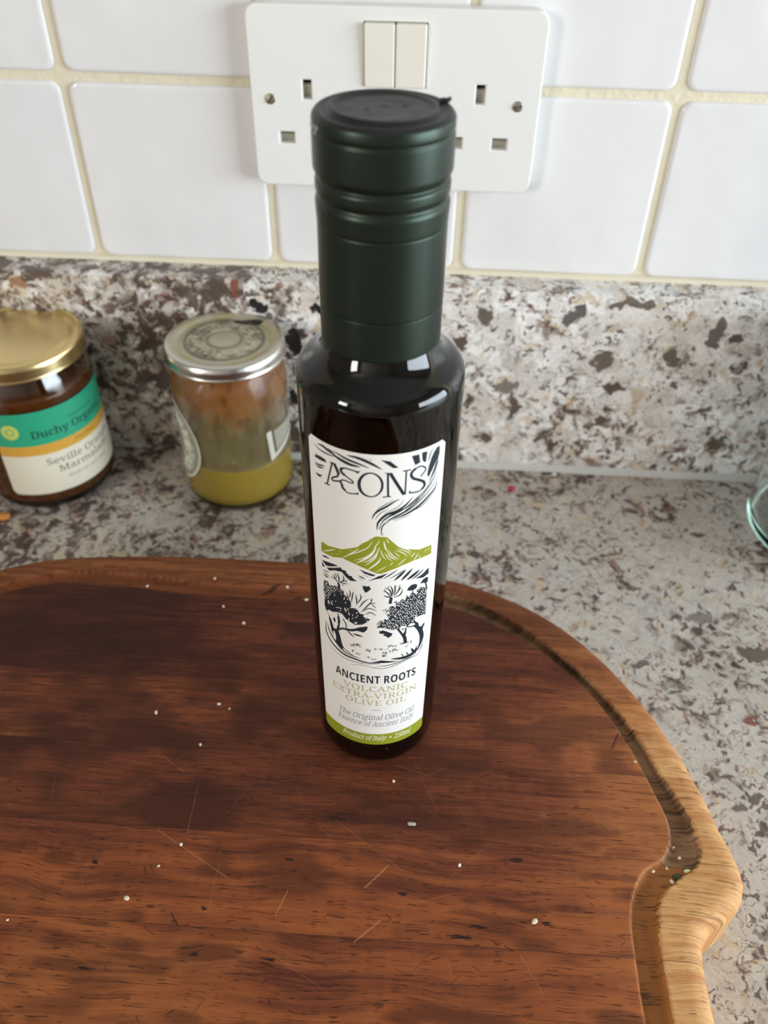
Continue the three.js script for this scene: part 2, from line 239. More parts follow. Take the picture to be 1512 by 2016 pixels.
// the paint of the wood: colour and relief, 5.6 pixels to the millimetre over the part of the board in view
const WX0 = -200, WZ0 = 145, WW = 365, WD = 240, TW = 2048, TH = 1347;
const radial = (loop) => { const t = new Float32Array(720); const a = loop.map(([x, z]) => [Math.atan2(z - BCZ, x - BCX), Math.hypot(x - BCX, z - BCZ)]).sort((p, q) => p[0] - q[0]); for (let k = 0, j = 0; k < 720; k++) { const w = k / 720 * 2 * Math.PI - Math.PI; while (j < a.length - 1 && a[j][0] < w) j++; t[k] = a[j][1]; } return t; };
const tabGo = radial(loopGo), tabGi = radial(loopGi);
const staveTone = [0.34, 0.3, 0.36, 0.5, 0.4, 0.48, 0.42, 0.4, 0.4, 0.4, 0.4, 0.4], staveFig = [0, 0.1, 0, 0.25, 0.1, 1, 0.8, 0.3, 0, 0, 0, 0];
function wood(x, z, o, relief) {
  const s = Math.max(0, Math.min(11, Math.floor((z - STAVE0) / STAVEW) + 1)), k = s * 37.7, fig = staveFig[s];
  const bendz = z + (1.2 + 5 * fig) * (N(x / 28 + k, z / 16 + k) - 0.5) + 0.5 * (N(x / 6 + k, z / 3) - 0.5);
  const g1 = N(x / 70 + k, bendz / 3.4 + k), g2 = N(x / 30 + k, bendz / 1.25 + 3 * k), g3 = N(x / 9 + k, bendz / 0.45 + 5 * k), pore = N(x / 5 + 7 * k, bendz / 0.3 + k);
  const blot = N(x / 40 + k, z / 14 + 11) * 0.6 + N(x / 12 + 40, z / 7 + k) * 0.4;
  let t = staveTone[s] + 0.18 * (g1 - 0.5) + 0.2 * (g2 - 0.5) + 0.24 * (g3 - 0.5) + 0.1 * (N(x / 3 + k, z / 2.2) - 0.5);
  if (relief) { o[0] = o[1] = o[2] = 150 + 50 * (g3 - 0.5) - 70 * ss(0.78, 0.9, pore); return; }
  const wang = (Math.atan2(z - BCZ, x - BCX) + Math.PI) / (2 * Math.PI) * 720 | 0, rr = Math.hypot(x - BCX, z - BCZ), edge = rr + 0.5 * (N(x / 1.6, z / 1.6) - 0.5);
  const inG = edge < tabGo[wang % 720] && edge > tabGi[wang % 720], rim = edge >= tabGo[wang % 720];
  const c = o;
  if (rim) {
    t = t * 0.8 + 0.02 + 0.42 * ss(190, 300, z + 30 * (blot - 0.5));
    c[0] = 106; c[1] = 58; c[2] = 33; mixTo(c, [174, 114, 68], ss(0.15, 0.6, t)); mixTo(c, [214, 168, 112], ss(0.5, 0.95, t));
    mixTo(c, [104, 60, 36], 0.45 * ss(0.66, 0.84, g2 * 0.55 + g3 * 0.45) * ss(0.35, 0.65, blot));
  } else if (inG) {
    c[0] = 116; c[1] = 86; c[2] = 62; mixTo(c, [158, 122, 90], ss(0.2, 0.65, t + 0.1));
    if (z > 304.5) mixTo(c, [172, 108, 52], 0.75);
    mixTo(c, [132, 74, 44], 0.85 * ss(-16, 16, 16 - x + 20 * (blot - 0.5)));
    mixTo(c, [60, 40, 30], 0.6 * ss(0.56, 0.72, N(x / 9 + 70, z / 9) * 0.6 + g3 * 0.4) * ss(10, 40, x));
  } else {
    c[0] = 76; c[1] = 37; c[2] = 24; mixTo(c, [110, 57, 36], ss(0.14, 0.5, t)); mixTo(c, [168, 98, 54], ss(0.42, 0.9, t + 0.1 * fig * (blot - 0.3)));
    mixTo(c, [186, 118, 68], 0.75 * ss(60, 124, x + 60 * (blot - 0.5) + 14 * (g2 - 0.5)) * ss(215, 240, z + 20 * (blot - 0.5)));
    mixTo(c, [168, 94, 46], 0.55 * ss(0.2, 0.65, g1 * 0.5 + 0.6 * blot) * ss(285, 325, z + 24 * (blot - 0.5)));
    mixTo(c, [178, 112, 58], 0.4 * ss(0.3, 0.6, blot) * ss(325, 352, z + 26 * (blot - 0.5)) * (1 - ss(-60, 30, x)));
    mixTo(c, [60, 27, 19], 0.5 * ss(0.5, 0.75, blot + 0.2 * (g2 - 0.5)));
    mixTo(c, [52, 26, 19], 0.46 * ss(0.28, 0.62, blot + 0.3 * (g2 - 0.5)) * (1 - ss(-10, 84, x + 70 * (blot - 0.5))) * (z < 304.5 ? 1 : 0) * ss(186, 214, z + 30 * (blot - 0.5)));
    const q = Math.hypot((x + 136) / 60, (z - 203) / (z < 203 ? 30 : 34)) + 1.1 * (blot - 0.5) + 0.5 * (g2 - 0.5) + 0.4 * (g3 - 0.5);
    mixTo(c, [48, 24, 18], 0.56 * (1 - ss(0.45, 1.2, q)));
  }
  mixTo(c, [44, 22, 15], (rim ? 0.28 : 0.5) * ss(0.8, 0.92, pore));
  const j = Math.abs((z - STAVE0) / STAVEW - Math.round((z - STAVE0) / STAVEW)) * STAVEW;
  mixTo(c, [52, 28, 18], 0.5 * (1 - ss(0.05, 0.2, j)));
}
const woodC = paint(TW, TH, (px, py, o) => wood(WX0 + px / TW * WW, WZ0 + (1 - py / TH) * WD, o, false));
const woodB = paint(TW, TH, (px, py, o) => wood(WX0 + px / TW * WW, WZ0 + (1 - py / TH) * WD, o, true));
{ // knife cuts, gouges and scratches
  const g = woodC.getContext('2d'), b = woodB.getContext('2d'), k = TW / WW, P = (x, z) => [(x - WX0) * k, TH - (z - WZ0) * k];
  const cut = (x, z, len, ang, w, col, dark, bend2 = 0) => {
    const [cx, cy] = P(x, z), dx = Math.cos(ang) * len * k / 2, dy = -Math.sin(ang) * len * k / 2;
    for (const [ctx, style] of [[g, col], [b, dark]]) { ctx.strokeStyle = style; ctx.lineWidth = w * k; ctx.lineCap = 'round'; ctx.beginPath(); ctx.moveTo(cx - dx, cy - dy); ctx.quadraticCurveTo(cx + dy * bend2, cy - dx * bend2, cx + dx, cy + dy); ctx.stroke(); }
  };
  for (let i = 0; i < 520; i++) { const z = 262 + 120 * Math.pow(rnd(), 0.8), x = -195 + rnd() * 300; cut(x, z, 1 + 5 * rnd() * rnd(), (rnd() - 0.5) * (rnd() < 0.6 ? 0.5 : 2.2), 0.12 + 0.35 * rnd() * rnd(), `rgba(36,18,12,${0.35 + 0.5 * rnd()})`, 'rgba(60,60,60,0.7)', (rnd() - 0.5) * 0.5); }
  for (let i = 0; i < 60; i++) cut(-190 + rnd() * 300, 300 + 75 * rnd(), 8 + 16 * rnd(), (rnd() - 0.5) * 0.16, 0.1 + 0.16 * rnd(), 'rgba(44,22,14,0.55)', 'rgba(80,80,80,0.6)', (rnd() - 0.5) * 0.1);
  for (let i = 0; i < 46; i++) cut(-180 + rnd() * 290, 265 + 105 * rnd(), 5 + 30 * rnd() * rnd(), rnd() * Math.PI, 0.12 + 0.1 * rnd(), `rgba(206,150,96,${0.16 + 0.3 * rnd()})`, 'rgba(90,90,90,0.5)', (rnd() - 0.5) * 0.12);
  for (const [x, z, l, a, w, al] of [[-57, 314, 36, 0.5, 0.35, 0.55], [-61, 296, 20, 1.55, 0.22, 0.5], [-20, 330, 10, 1.9, 0.4, 0.7], [14, 318, 12, 2.3, 0.5, 0.75], [10, 306, 34, 0.6, 0.2, 0.45], [12, 338, 12, 2.4, 0.5, 0.7], [-30, 322, 20, 2.9, 0.2, 0.4], [30, 288, 24, 0.6, 0.2, 0.35]]) cut(x, z, l, a, w, `rgba(206,150,98,${al * 0.75})`, 'rgba(90,90,90,0.6)');
  for (const [x, z, rx, rz] of [[-3, 296, 4, 1.3], [-119, 352, 3, 2.2], [-20, 314, 2, 1.4], [44, 338, 6, 1.4], [52, 334, 5, 1], [24, 324, 2, 1.4], [67, 308, 4, 1.2], [76, 331, 2.4, 1], [-93, 320, 1.6, 1.6], [-48, 334, 1.2, 1.2], [-48, 350, 2, 1.2], [-22, 350, 3, 0.7], [-84, 357, 3, 1]]) for (let i = 0; i < 7; i++) cut(x + (rnd() - 0.5) * rx, z + (rnd() - 0.5) * rz, rx * (0.5 + rnd() * 0.6), (rnd() - 0.5) * 0.5, 0.3 + rz * 0.3 * rnd(), 'rgba(34,20,16,0.55)', 'rgba(110,110,110,0.4)');
  cut(112, 252, 9, -1.1, 0.7, 'rgba(70,34,26,0.7)', 'rgba(110,110,110,0.5)'); cut(112, 252, 7, -1.2, 0.5, 'rgba(70,34,26,0.7)', 'rgba(110,110,110,0.5)');
  cut(-50, 173, 10, -0.35, 1.0, 'rgba(50,28,22,0.7)', 'rgba(120,120,120,0.5)'); cut(-40, 178, 12, -0.5, 1.1, 'rgba(50,28,22,0.75)', 'rgba(120,120,120,0.5)'); cut(-62, 171.5, 16, -0.1, 0.5, 'rgba(50,28,22,0.4)', 'rgba(120,120,120,0.3)');
  cut(45, 205, 16, -1.2, 1.4, 'rgba(60,30,24,0.3)', 'rgba(128,128,128,0)');
}
const woodMat = phys({ map: tex(woodC, true, THREE.MirroredRepeatWrapping), bumpMap: tex(woodB, false, THREE.MirroredRepeatWrapping), bumpScale: 0.0004, roughness: 0.6, specularIntensity: 0.4 });
const board = thing('chopping_board', 'large round dark wooden chopping board with a juice groove, under the tall bottle', 'chopping board');
{
  const g = boardTriangles(), p = g.attributes.position, nm = g.attributes.normal, ix = g.index.array, V = (i) => [p.getX(i), p.getY(i), p.getZ(i), nm.getX(i), nm.getY(i), nm.getZ(i)];
  const clip = (poly, z, keep) => { const out = []; for (let i = 0; i < poly.length; i++) { const a = poly[i], b = poly[(i + 1) % poly.length], da = (a[2] - z) * keep, db = (b[2] - z) * keep; if (da >= 0) out.push(a); if ((da >= 0) !== (db >= 0)) { const t = da / (da - db); out.push(a.map((v, k) => v + (b[k] - v) * t)); } } return out; };
  for (let s = 0; s < 12; s++) {
    const z0 = (STAVE0 + (s - 1) * STAVEW) / 1000, z1 = z0 + STAVEW / 1000, pos = [], nor = [], uv = [];
    for (let i = 0; i < ix.length; i += 3) {
      let poly = [V(ix[i]), V(ix[i + 1]), V(ix[i + 2])];
      const lo = Math.min(poly[0][2], poly[1][2], poly[2][2]), hi = Math.max(poly[0][2], poly[1][2], poly[2][2]);
      if (hi <= z0 || lo >= z1) continue;
      if (lo < z0) poly = clip(poly, z0, 1);
      if (hi > z1) poly = clip(poly, z1, -1);
      for (let k = 1; k + 1 < poly.length; k++) for (const q of [poly[0], poly[k], poly[k + 1]]) { pos.push(q[0], q[1], q[2]); nor.push(q[3], q[4], q[5]); uv.push((q[0] * 1000 - WX0) / WW, (q[2] * 1000 - WZ0) / WD); }
    }
    if (!pos.length) continue;
    const b = new THREE.BufferGeometry();
    b.setAttribute('position', new THREE.Float32BufferAttribute(pos, 3)); b.setAttribute('normal', new THREE.Float32BufferAttribute(nor, 3)); b.setAttribute('uv', new THREE.Float32BufferAttribute(uv, 2));
    mesh('stave', b, woodMat, board);
  }
}

// ------------------------------------------------------------------ the tall oil bottle
const BX = 0.00879, BZ = 0.24791;
const bottle = thing('oil_bottle', 'tall dark glass olive oil bottle with a white picture label, standing on the wooden board', 'bottle', [BX, BY, BZ]);
const wallR = (h) => 0.0240 + 0.0012 * Math.min(1, Math.max(0, h / 0.10));
{
  const prof = [[0.0001, 0.0028], [0.012, 0.0022, 0.004], [0.0185, 0.0001, 0.002], [0.0215, 0.0001, 0.004], [0.0240, 0.0052, 0.004]];
  for (let h = 0.012; h < 0.17; h += 0.012) prof.push([wallR(h), h]);
  prof.push([0.0253, 0.1805, 0.0075], [0.0185, 0.1842, 0.0035], [0.0162, 0.1905, 0.002], [0.0158, 0.2], [0.0001, 0.2]);
  const glass = mesh('glass_body', lathe(bend(prof, 6), 128), phys({ color: 0xffffff, roughness: 0.03, transmission: 1, thickness: 0.03, ior: 1.5, attenuationColor: new THREE.Color(0.026, 0.022, 0.0008), attenuationDistance: 0.03 }), bottle);
  const dots = [];
  for (let i = 0; i < 60; i++) { const d = new THREE.SphereGeometry(0.00032, 8, 6), a = i / 60 * 2 * Math.PI; d.translate(0.0221 * Math.sin(a), 0.0018, 0.0221 * Math.cos(a)); dots.push(d); }
  mesh('base_stipple', mergeGeometries(dots), phys({ color: new THREE.Color(0.02, 0.018, 0.01), roughness: 0.06 }), bottle);
  // label
  const W = 656, H = 2032, c = canvas(W, H), g = c.getContext('2d'), COL = { ink: '#262f36', paper: '#efede7', green: '#93992b', olive: '#b3ac7c', slate: '#6f7c86', white: '#f2f0e6' };
  g.fillStyle = COL.paper; g.fillRect(0, 0, W, H);
  const read = (s) => s.split(',').map((p) => p.trim().split(' ').map(Number));
  const fill = (col, pts) => { g.fillStyle = COL[col]; g.beginPath(); pts.forEach(([x, y], i) => (i ? g.lineTo(x, y) : g.moveTo(x, y))); g.closePath(); g.fill(); };
  const poly = (col, s) => fill(col, read(s));
  function brush(col, w, taper, s) {
    const raw = read(s), pts = raw.length > 2 ? catmull(raw, raw.length * 8, false) : Array.from({ length: 9 }, (_, i) => [lerp(raw[0][0], raw[1][0], i / 8), lerp(raw[0][1], raw[1][1], i / 8)]), n = pts.length - 1, l = [], r = [];
    pts.forEach(([x, y], i) => {
      const a = pts[Math.max(0, i - 1)], b = pts[Math.min(n, i + 1)], d = Math.hypot(b[0] - a[0], b[1] - a[1]) || 1, k = taper ? Math.pow(Math.sin(Math.PI * (0.02 + 0.96 * i / n)), 0.7) : 1;
      const ox = -(b[1] - a[1]) / d * w * k / 2, oy = (b[0] - a[0]) / d * w * k / 2;
      l.push([x + ox, y + oy]); r.unshift([x - ox, y - oy]);
    });
    fill(col, l.concat(r));
  }
  function crown(kind, str) {                                 // woodcut tree crown: mass, leaf tips round it, leaf-shaped cuts in it
    const pts = read(str); fill('ink', pts);
    pts.forEach(([x, y], i) => { const [x2, y2] = pts[(i + 1) % pts.length], n = Math.max(1, Math.round(Math.hypot(x2 - x, y2 - y) / 9)); for (let k = 0; k < n; k++) { const px = lerp(x, x2, k / n), py = lerp(y, y2, k / n), a = Math.atan2(x - x2, y2 - y) + Math.PI + (rnd() - 0.5) * 1.6, l = 7 + 9 * rnd(); if (px < 64 || px > 588) continue; g.strokeStyle = COL.ink; g.lineWidth = 2 + 2.5 * rnd(); g.lineCap = 'round'; g.beginPath(); g.moveTo(px, py); g.lineTo(px + Math.cos(a) * l, py + Math.sin(a) * l); g.stroke(); } });
    g.save(); g.beginPath(); pts.forEach(([x, y], i) => (i ? g.lineTo(x, y) : g.moveTo(x, y))); g.clip(); g.fillStyle = COL.paper;
    const xs = pts.map((p) => p[0]), ys = pts.map((p) => p[1]), X0b = Math.min(...xs), X1b = Math.max(...xs), Y0b = Math.min(...ys), Y1b = Math.max(...ys);
    for (let y = Y0b; y < Y1b; y += 12) for (let x = X0b + ((y - Y0b) % 24 ? 6 : 0); x < X1b; x += 11.5) {
      const u = (x - X0b) / (X1b - X0b), v = (y - Y0b) / (Y1b - Y0b), dense = kind ? 0.9 - 0.6 * ss(0.45, 0.1, u + 0.3 * v) : 0.95 - 0.85 * ss(0.3, 0.52, u * 0.8 + v * 0.6);
      if (rnd() > dense) continue;
      g.save(); g.translate(x + 6 * rnd(), y + 6 * rnd()); g.rotate((kind ? -0.5 : 0.4) + 0.9 * (rnd() - 0.5)); g.beginPath(); g.ellipse(0, 0, 1.7 + 1.5 * rnd(), 3 + 3.6 * rnd(), 0, 0, 7); g.fill(); g.restore();
    }
    g.restore();
  }
  brush('ink', 7.4, 1, '41 38, 71 50, 114 52, 161 48');
  brush('ink', 12.3, 1, '65 27, 93 23, 122 32, 155 42');
  brush('ink', 15.4, 1, '139 36, 161 46, 191 56, 226 65, 270 68');
  brush('ink', 7.0, 1, '118 21, 139 28, 161 42');
  brush('ink', 10.6, 1, '147 22, 176 30, 213 42, 261 53, 305 68');
  brush('ink', 14.1, 1, '213 23, 249 23, 283 31, 318 47, 357 72');
  brush('ink', 3.1, 1, '306 25, 317 28');
  poly('ink', '40 88, 57 87, 83 84, 105 86, 113 99, 92 103, 63 105, 41 106, 40 99, 53 93');
  brush('ink', 8.1, 1, '42 135, 59 135, 104 123');
  brush('ink', 9.0, 1, '42 136, 56 146, 95 138');
  brush('ink', 6.8, 1, '42 188, 62 189, 87 180');
  brush('ink', 7.6, 1, '44 190, 58 195, 80 192');
  brush('ink', 7.8, 0, '142 90, 131 134, 112 211');
  brush('ink', 9.2, 0, '134 88, 145 88, 161 88');
  brush('ink', 15.2, 0, '154 89, 163 107, 174 133');
  brush('ink', 8.3, 0, '173 132, 166 147, 147 160, 138 171, 143 178, 164 172, 183 167');
  brush('ink', 6.3, 0, '96 214, 127 212');
  poly('ink', '250 92, 271 90, 257 106, 251 98');
  brush('ink', 7.4, 0, '262 96, 233 92, 202 91, 188 97');
  brush('ink', 12.6, 0, '192 95, 184 104, 188 118, 202 128');
  brush('ink', 6.8, 0, '199 127, 222 140, 238 151, 237 159, 222 159, 202 155, 190 157, 180 168');
  brush('ink', 11.7, 0, '178 167, 187 180, 191 197, 203 209');
  brush('ink', 6.3, 0, '200 209, 215 217, 235 216, 259 210');
  poly('ink', '252 209, 261 201, 260 218, 252 215');
  poly('ink', '366 153, 365 170, 360 186, 351 200, 340 211, 327 218, 313 221, 299 220, 286 215, 274 206, 265 194, 259 178, 257 162, 258 144, 264 128, 272 113, 283 101, 296 93, 310 90, 324 91, 337 97, 349 107, 358 120, 364 136');
  poly('paper', '356 154, 355 169, 351 183, 345 196, 336 205, 326 212, 315 215, 304 213, 293 208, 284 200, 277 189, 273 175, 271 160, 272 144, 276 130, 283 117, 291 107, 301 100, 312 97, 323 98, 333 104, 342 112, 349 124, 354 138');
  poly('ink', '353 24, 392 34, 426 69, 404 69, 381 49');
  brush('ink', 8.8, 0, '383 94, 384 155, 386 216');
  brush('ink', 4.2, 0, '371 92, 401 94');
  brush('ink', 5.6, 0, '363 219, 384 216, 398 218');
  brush('ink', 13.8, 0, '393 95, 423 156, 453 215');
  brush('ink', 6.9, 0, '460 92, 459 154, 458 217');
  brush('ink', 5.9, 0, '445 90, 462 91, 480 91');
  brush('ink', 6.9, 0, '526 141, 538 129, 549 114, 545 100, 523 87, 502 91');
  brush('ink', 12.6, 0, '502 91, 486 104, 482 119, 491 138, 518 156, 543 176, 548 196, 535 213');
  brush('ink', 7.0, 0, '536 212, 522 218, 503 217, 479 213');
  brush('ink', 6.2, 0, '479 202, 478 216');
  poly('ink', '481 22, 514 23, 521 66, 498 73');
  poly('ink', '527 19, 553 22, 552 36, 549 73, 538 71, 530 55');
  brush('ink', 6.1, 1, '582 18, 570 40, 561 78');
  poly('ink', '605 23, 620 23, 622 62, 618 74, 596 110, 577 144, 568 162, 559 145, 561 126, 565 102, 577 62, 591 37');
  brush('ink', 10.1, 1, '616 77, 598 133, 571 191');
  brush('ink', 7.4, 1, '619 95, 599 142, 574 183');
  brush('ink', 6.9, 1, '619 126, 592 177, 555 222, 523 248, 488 278, 439 302, 401 318, 371 343, 356 373, 349 398');
  brush('ink', 6.6, 1, '619 149, 587 198, 551 238, 514 272, 459 310, 414 331, 386 350, 363 386');
  brush('ink', 6.3, 1, '618 181, 586 227, 541 264, 489 300, 440 324, 400 345, 375 374');
  brush('ink', 12.6, 1, '616 203, 609 238, 576 264, 531 296, 475 323, 426 339, 407 349');
  brush('ink', 4.1, 1, '614 241, 583 276, 540 306, 490 318, 460 328');
  brush('ink', 13.2, 1, '496 239, 482 255, 458 279, 420 302, 385 313, 362 334, 344 364, 341 402');
  brush('ink', 6.3, 1, '522 240, 495 265, 461 292, 420 314, 383 334, 358 367, 352 398');
  brush('ink', 10.7, 1, '436 236, 415 245, 383 268, 349 291, 329 313, 319 341');
  brush('ink', 3.7, 1, '409 234, 383 253, 349 279, 333 301');
  brush('ink', 3.1, 1, '456 240, 438 269, 405 291, 370 305');
  brush('ink', 3.3, 1, '388 283, 359 303, 341 325, 333 345');
  brush('ink', 3.8, 1, '534 239, 503 277, 459 306');
  brush('ink', 2.5, 1, '496 337, 455 342, 414 356');
  brush('ink', 5.2, 1, '386 350, 365 377, 360 404, 359 434');
  brush('ink', 2.4, 1, '366 417, 365 441');
  poly('green', '57 582, 69 574, 102 575, 141 562, 177 556, 215 535, 255 514, 274 490, 301 469, 330 442, 345 439, 360 442, 386 445, 405 469, 437 510, 473 532, 507 547, 543 563, 571 564, 611 571, 614 627, 565 621, 514 618, 460 628, 401 650, 359 668, 340 665, 294 642, 239 621, 177 608, 130 628, 89 635, 55 638');
  brush('paper', 5.6, 1, '146 570, 106 601, 64 630');
  brush('paper', 6.4, 1, '263 520, 235 552, 181 607');
  brush('paper', 5.4, 1, '323 465, 301 509, 263 540, 207 581');
  brush('paper', 4.9, 1, '340 481, 331 517, 301 560, 235 604');
  brush('paper', 10.7, 1, '338 507, 316 554, 286 583, 247 616');
  brush('paper', 6.8, 1, '353 501, 339 547, 309 585, 278 605');
  brush('paper', 5.6, 1, '346 527, 335 568, 286 624');
  brush('paper', 9.1, 1, '358 563, 351 589, 302 646');
  brush('paper', 4.1, 1, '353 459, 346 481, 324 512');
  brush('paper', 6.8, 1, '371 466, 380 512, 391 533');
  brush('paper', 4.2, 1, '382 454, 394 483');
  brush('paper', 4.6, 1, '391 518, 411 557, 443 589');
  brush('paper', 5.4, 1, '387 528, 400 560, 431 591');
  brush('paper', 4.2, 1, '357 516, 369 558, 385 585');
  brush('paper', 4.2, 1, '376 537, 392 570, 410 590');
  brush('paper', 4.5, 1, '422 527, 458 551, 483 582');
  brush('paper', 4.1, 1, '429 519, 470 544, 500 578');
  brush('paper', 4.2, 1, '445 517, 477 536, 503 566');
  brush('paper', 3.6, 1, '418 537, 446 574');
  brush('paper', 4.8, 1, '521 571, 498 593');
  brush('paper', 5.4, 1, '539 582, 514 618');
  brush('paper', 4.3, 1, '549 600, 541 614');
  brush('paper', 3.6, 1, '582 578, 573 597');
  brush('paper', 3.9, 1, '598 579, 593 595');
  brush('paper', 4.8, 1, '477 588, 434 626');
  brush('paper', 4.3, 1, '416 599, 401 618');
  brush('paper', 4.2, 1, '389 619, 333 660');
  brush('paper', 2.7, 1, '177 572, 164 577');
  brush('paper', 2.4, 1, '215 545, 231 542');
  brush('paper', 2.7, 1, '145 601, 163 596');
  brush('paper', 2.9, 1, '116 617, 126 609');
  brush('ink', 9.9, 1, '57 664, 83 656, 107 651');
  poly('ink', '56 694, 93 681, 134 671, 158 670, 103 704, 81 712');
  poly('ink', '55 703, 75 727, 56 735');
  poly('ink', '86 723, 171 672, 176 683, 197 682, 199 695, 206 698, 210 705, 227 707, 229 715, 251 731, 218 737, 197 723, 175 699, 138 709, 102 732');
  brush('ink', 5.8, 1, '59 755, 102 746');
  brush('ink', 5.9, 1, '58 772, 101 766');
  brush('ink', 8.5, 1, '61 787, 101 780');
  brush('ink', 7.0, 1, '257 691, 291 707');
  brush('ink', 2.3, 1, '279 679, 310 694');
  brush('ink', 2.0, 1, '255 700, 279 719');
  brush('ink', 6.9, 1, '437 651, 371 701');
  brush('ink', 5.5, 1, '477 657, 399 703');
  brush('ink', 14.4, 1, '477 663, 422 718');
  brush('ink', 15.7, 1, '510 667, 455 726');
  brush('ink', 19.0, 1, '549 694, 484 731');
  brush('ink', 10.0, 1, '574 703, 510 739');
  poly('ink', '261 649, 337 676, 325 685, 286 672');
  poly('ink', '302 719, 348 684, 394 665, 364 695, 333 704');
  poly('ink', '603 710, 606 750, 572 757, 528 741, 566 731, 585 720');
  crown(0, '62 819, 88 812, 105 827, 143 808, 161 816, 184 820, 184 845, 206 858, 219 882, 219 919, 248 917, 264 947, 284 947, 287 969, 312 978, 295 1002, 274 1021, 237 1034, 218 1025, 192 1013, 170 985, 145 987, 108 1009, 94 1007, 67 1027, 57 996, 62 940, 57 884');
  poly('ink', '220 1075, 263 1043, 302 1032, 297 1056, 282 1078, 255 1076');
  brush('ink', 28.8, 0, '128 1121, 140 1166, 149 1218, 162 1250');
  brush('ink', 16.7, 1, '141 1125, 167 1095, 220 1081, 295 1031');
  brush('ink', 21.2, 1, '71 1024, 95 1084, 110 1153, 133 1220, 171 1264');
  brush('ink', 14.4, 0, '142 996, 150 1050, 138 1127');
  brush('ink', 6.4, 0, '172 1018, 189 1049, 191 1079');
  brush('ink', 11.9, 1, '225 1105, 247 1106, 276 1111');
  brush('ink', 8.4, 1, '191 1087, 214 1113, 233 1130');
  brush('ink', 6.5, 1, '219 904, 206 858, 198 821');
  brush('ink', 6.3, 1, '222 881, 227 836, 233 802');
  brush('ink', 5.9, 1, '211 856, 217 821, 213 798');
  brush('ink', 6.2, 1, '248 891, 248 851, 243 819');
  brush('ink', 5.6, 1, '251 879, 266 847, 274 824');
  brush('ink', 6.0, 1, '259 907, 284 858, 306 834');
  brush('ink', 6.4, 1, '269 935, 299 885, 317 855, 324 829');
  brush('ink', 4.9, 1, '312 870, 329 861, 341 865');
  brush('ink', 5.5, 1, '279 925, 309 899, 344 916');
  brush('ink', 5.5, 1, '289 946, 315 928, 342 950');
  brush('ink', 4.5, 1, '266 854, 269 832, 266 808');
  brush('ink', 4.5, 1, '314 862, 329 880, 342 897');
  brush('ink', 4.0, 1, '319 847, 314 833');
  brush('ink', 13.5, 0, '156 823, 158 796, 154 781');
  brush('ink', 7.9, 1, '154 784, 141 767, 126 737');
  brush('ink', 7.6, 1, '156 780, 159 751, 151 717');
  brush('ink', 7.2, 1, '159 775, 185 749, 180 717');
  brush('ink', 6.1, 1, '162 774, 185 770, 204 763');
  brush('ink', 5.7, 1, '138 765, 119 765, 110 760');
  brush('ink', 5.4, 1, '147 757, 142 735, 139 723');
  brush('ink', 4.9, 1, '182 754, 196 752, 201 739');
  brush('ink', 5.0, 1, '173 782, 184 785');
  brush('ink', 12.3, 1, '61 1110, 59 1192, 89 1242, 132 1271, 177 1290, 231 1296, 289 1306, 366 1307');
  brush('ink', 3.9, 1, '60 1274, 118 1302, 177 1316, 248 1320, 303 1317, 367 1312');
  brush('ink', 11.5, 1, '71 1118, 84 1172, 126 1225, 171 1264, 219 1283');
  brush('ink', 2.7, 1, '202 1351, 276 1334, 368 1349');
  brush('ink', 7.4, 1, '165 1234, 190 1254, 225 1277, 264 1281');
  poly('ink', '275 750, 281 756, 289 748, 294 756, 308 747, 310 758, 318 766, 301 788, 291 797, 281 777');
  poly('paper', '103 1051, 118 1030, 131 1029, 140 1047, 143 1077, 132 1119, 115 1106, 104 1082');
  poly('paper', '154 1063, 171 1050, 186 1058, 174 1080, 152 1095');
  poly('paper', '108 1155, 117 1144, 127 1175, 126 1212, 112 1205');
  poly('ink', '112 1053, 121 1040, 130 1055, 123 1081');
  brush('paper', 10.7, 1, '98 1017, 100 1042');
  brush('paper', 8.3, 1, '139 994, 141 1024');
  brush('paper', 6.8, 1, '151 991, 154 1020');
  brush('paper', 6.7, 1, '156 1042, 160 1017');
  brush('paper', 7.3, 1, '175 998, 165 1037');
  brush('paper', 8.4, 1, '189 1029, 209 1013');
  brush('paper', 8.3, 1, '192 1071, 215 1026');
  brush('paper', 9.1, 1, '214 1073, 242 1048');
  brush('paper', 10.6, 1, '233 1024, 250 1015');
  brush('paper', 3.6, 1, '255 1047, 289 1022');
  brush('paper', 7.9, 1, '184 933, 193 963');
  brush('paper', 6.1, 1, '199 930, 205 947');
  brush('paper', 5.5, 1, '207 953, 210 979');
  brush('paper', 4.3, 1, '224 962, 229 976');
  brush('paper', 5.0, 1, '183 881, 188 858');
  brush('paper', 4.9, 1, '200 874, 206 858');
  brush('paper', 9.4, 1, '86 945, 93 967');
  brush('paper', 7.4, 1, '104 936, 114 960');
  brush('paper', 4.7, 1, '133 960, 167 948');
  brush('paper', 15.1, 1, '67 1027, 84 1072');
  brush('paper', 7.7, 1, '282 951, 284 966');
  brush('paper', 4.1, 1, '288 973, 291 980');
  crown(1, '408 888, 421 887, 434 908, 435 857, 442 877, 451 862, 469 853, 475 870, 490 836, 499 854, 509 830, 518 827, 542 854, 544 822, 565 816, 596 839, 601 880, 605 1032, 583 1020, 557 1017, 543 1048, 498 1055, 470 1042, 449 1054, 422 1058, 399 1046, 370 1035, 345 1032, 360 1019, 348 1003, 367 1004, 359 986, 377 997, 381 974, 395 983, 402 969, 389 933, 402 946, 406 925, 377 908, 399 920');
  poly('ink', '355 1063, 376 1055, 399 1069, 423 1086, 418 1101, 400 1115, 392 1100, 376 1094, 384 1083, 361 1079');
  brush('ink', 18.2, 0, '451 1055, 475 1104, 488 1141, 493 1183');
  brush('ink', 12.2, 0, '489 1066, 487 1117');
  brush('ink', 7.7, 1, '468 1182, 486 1179, 511 1178');
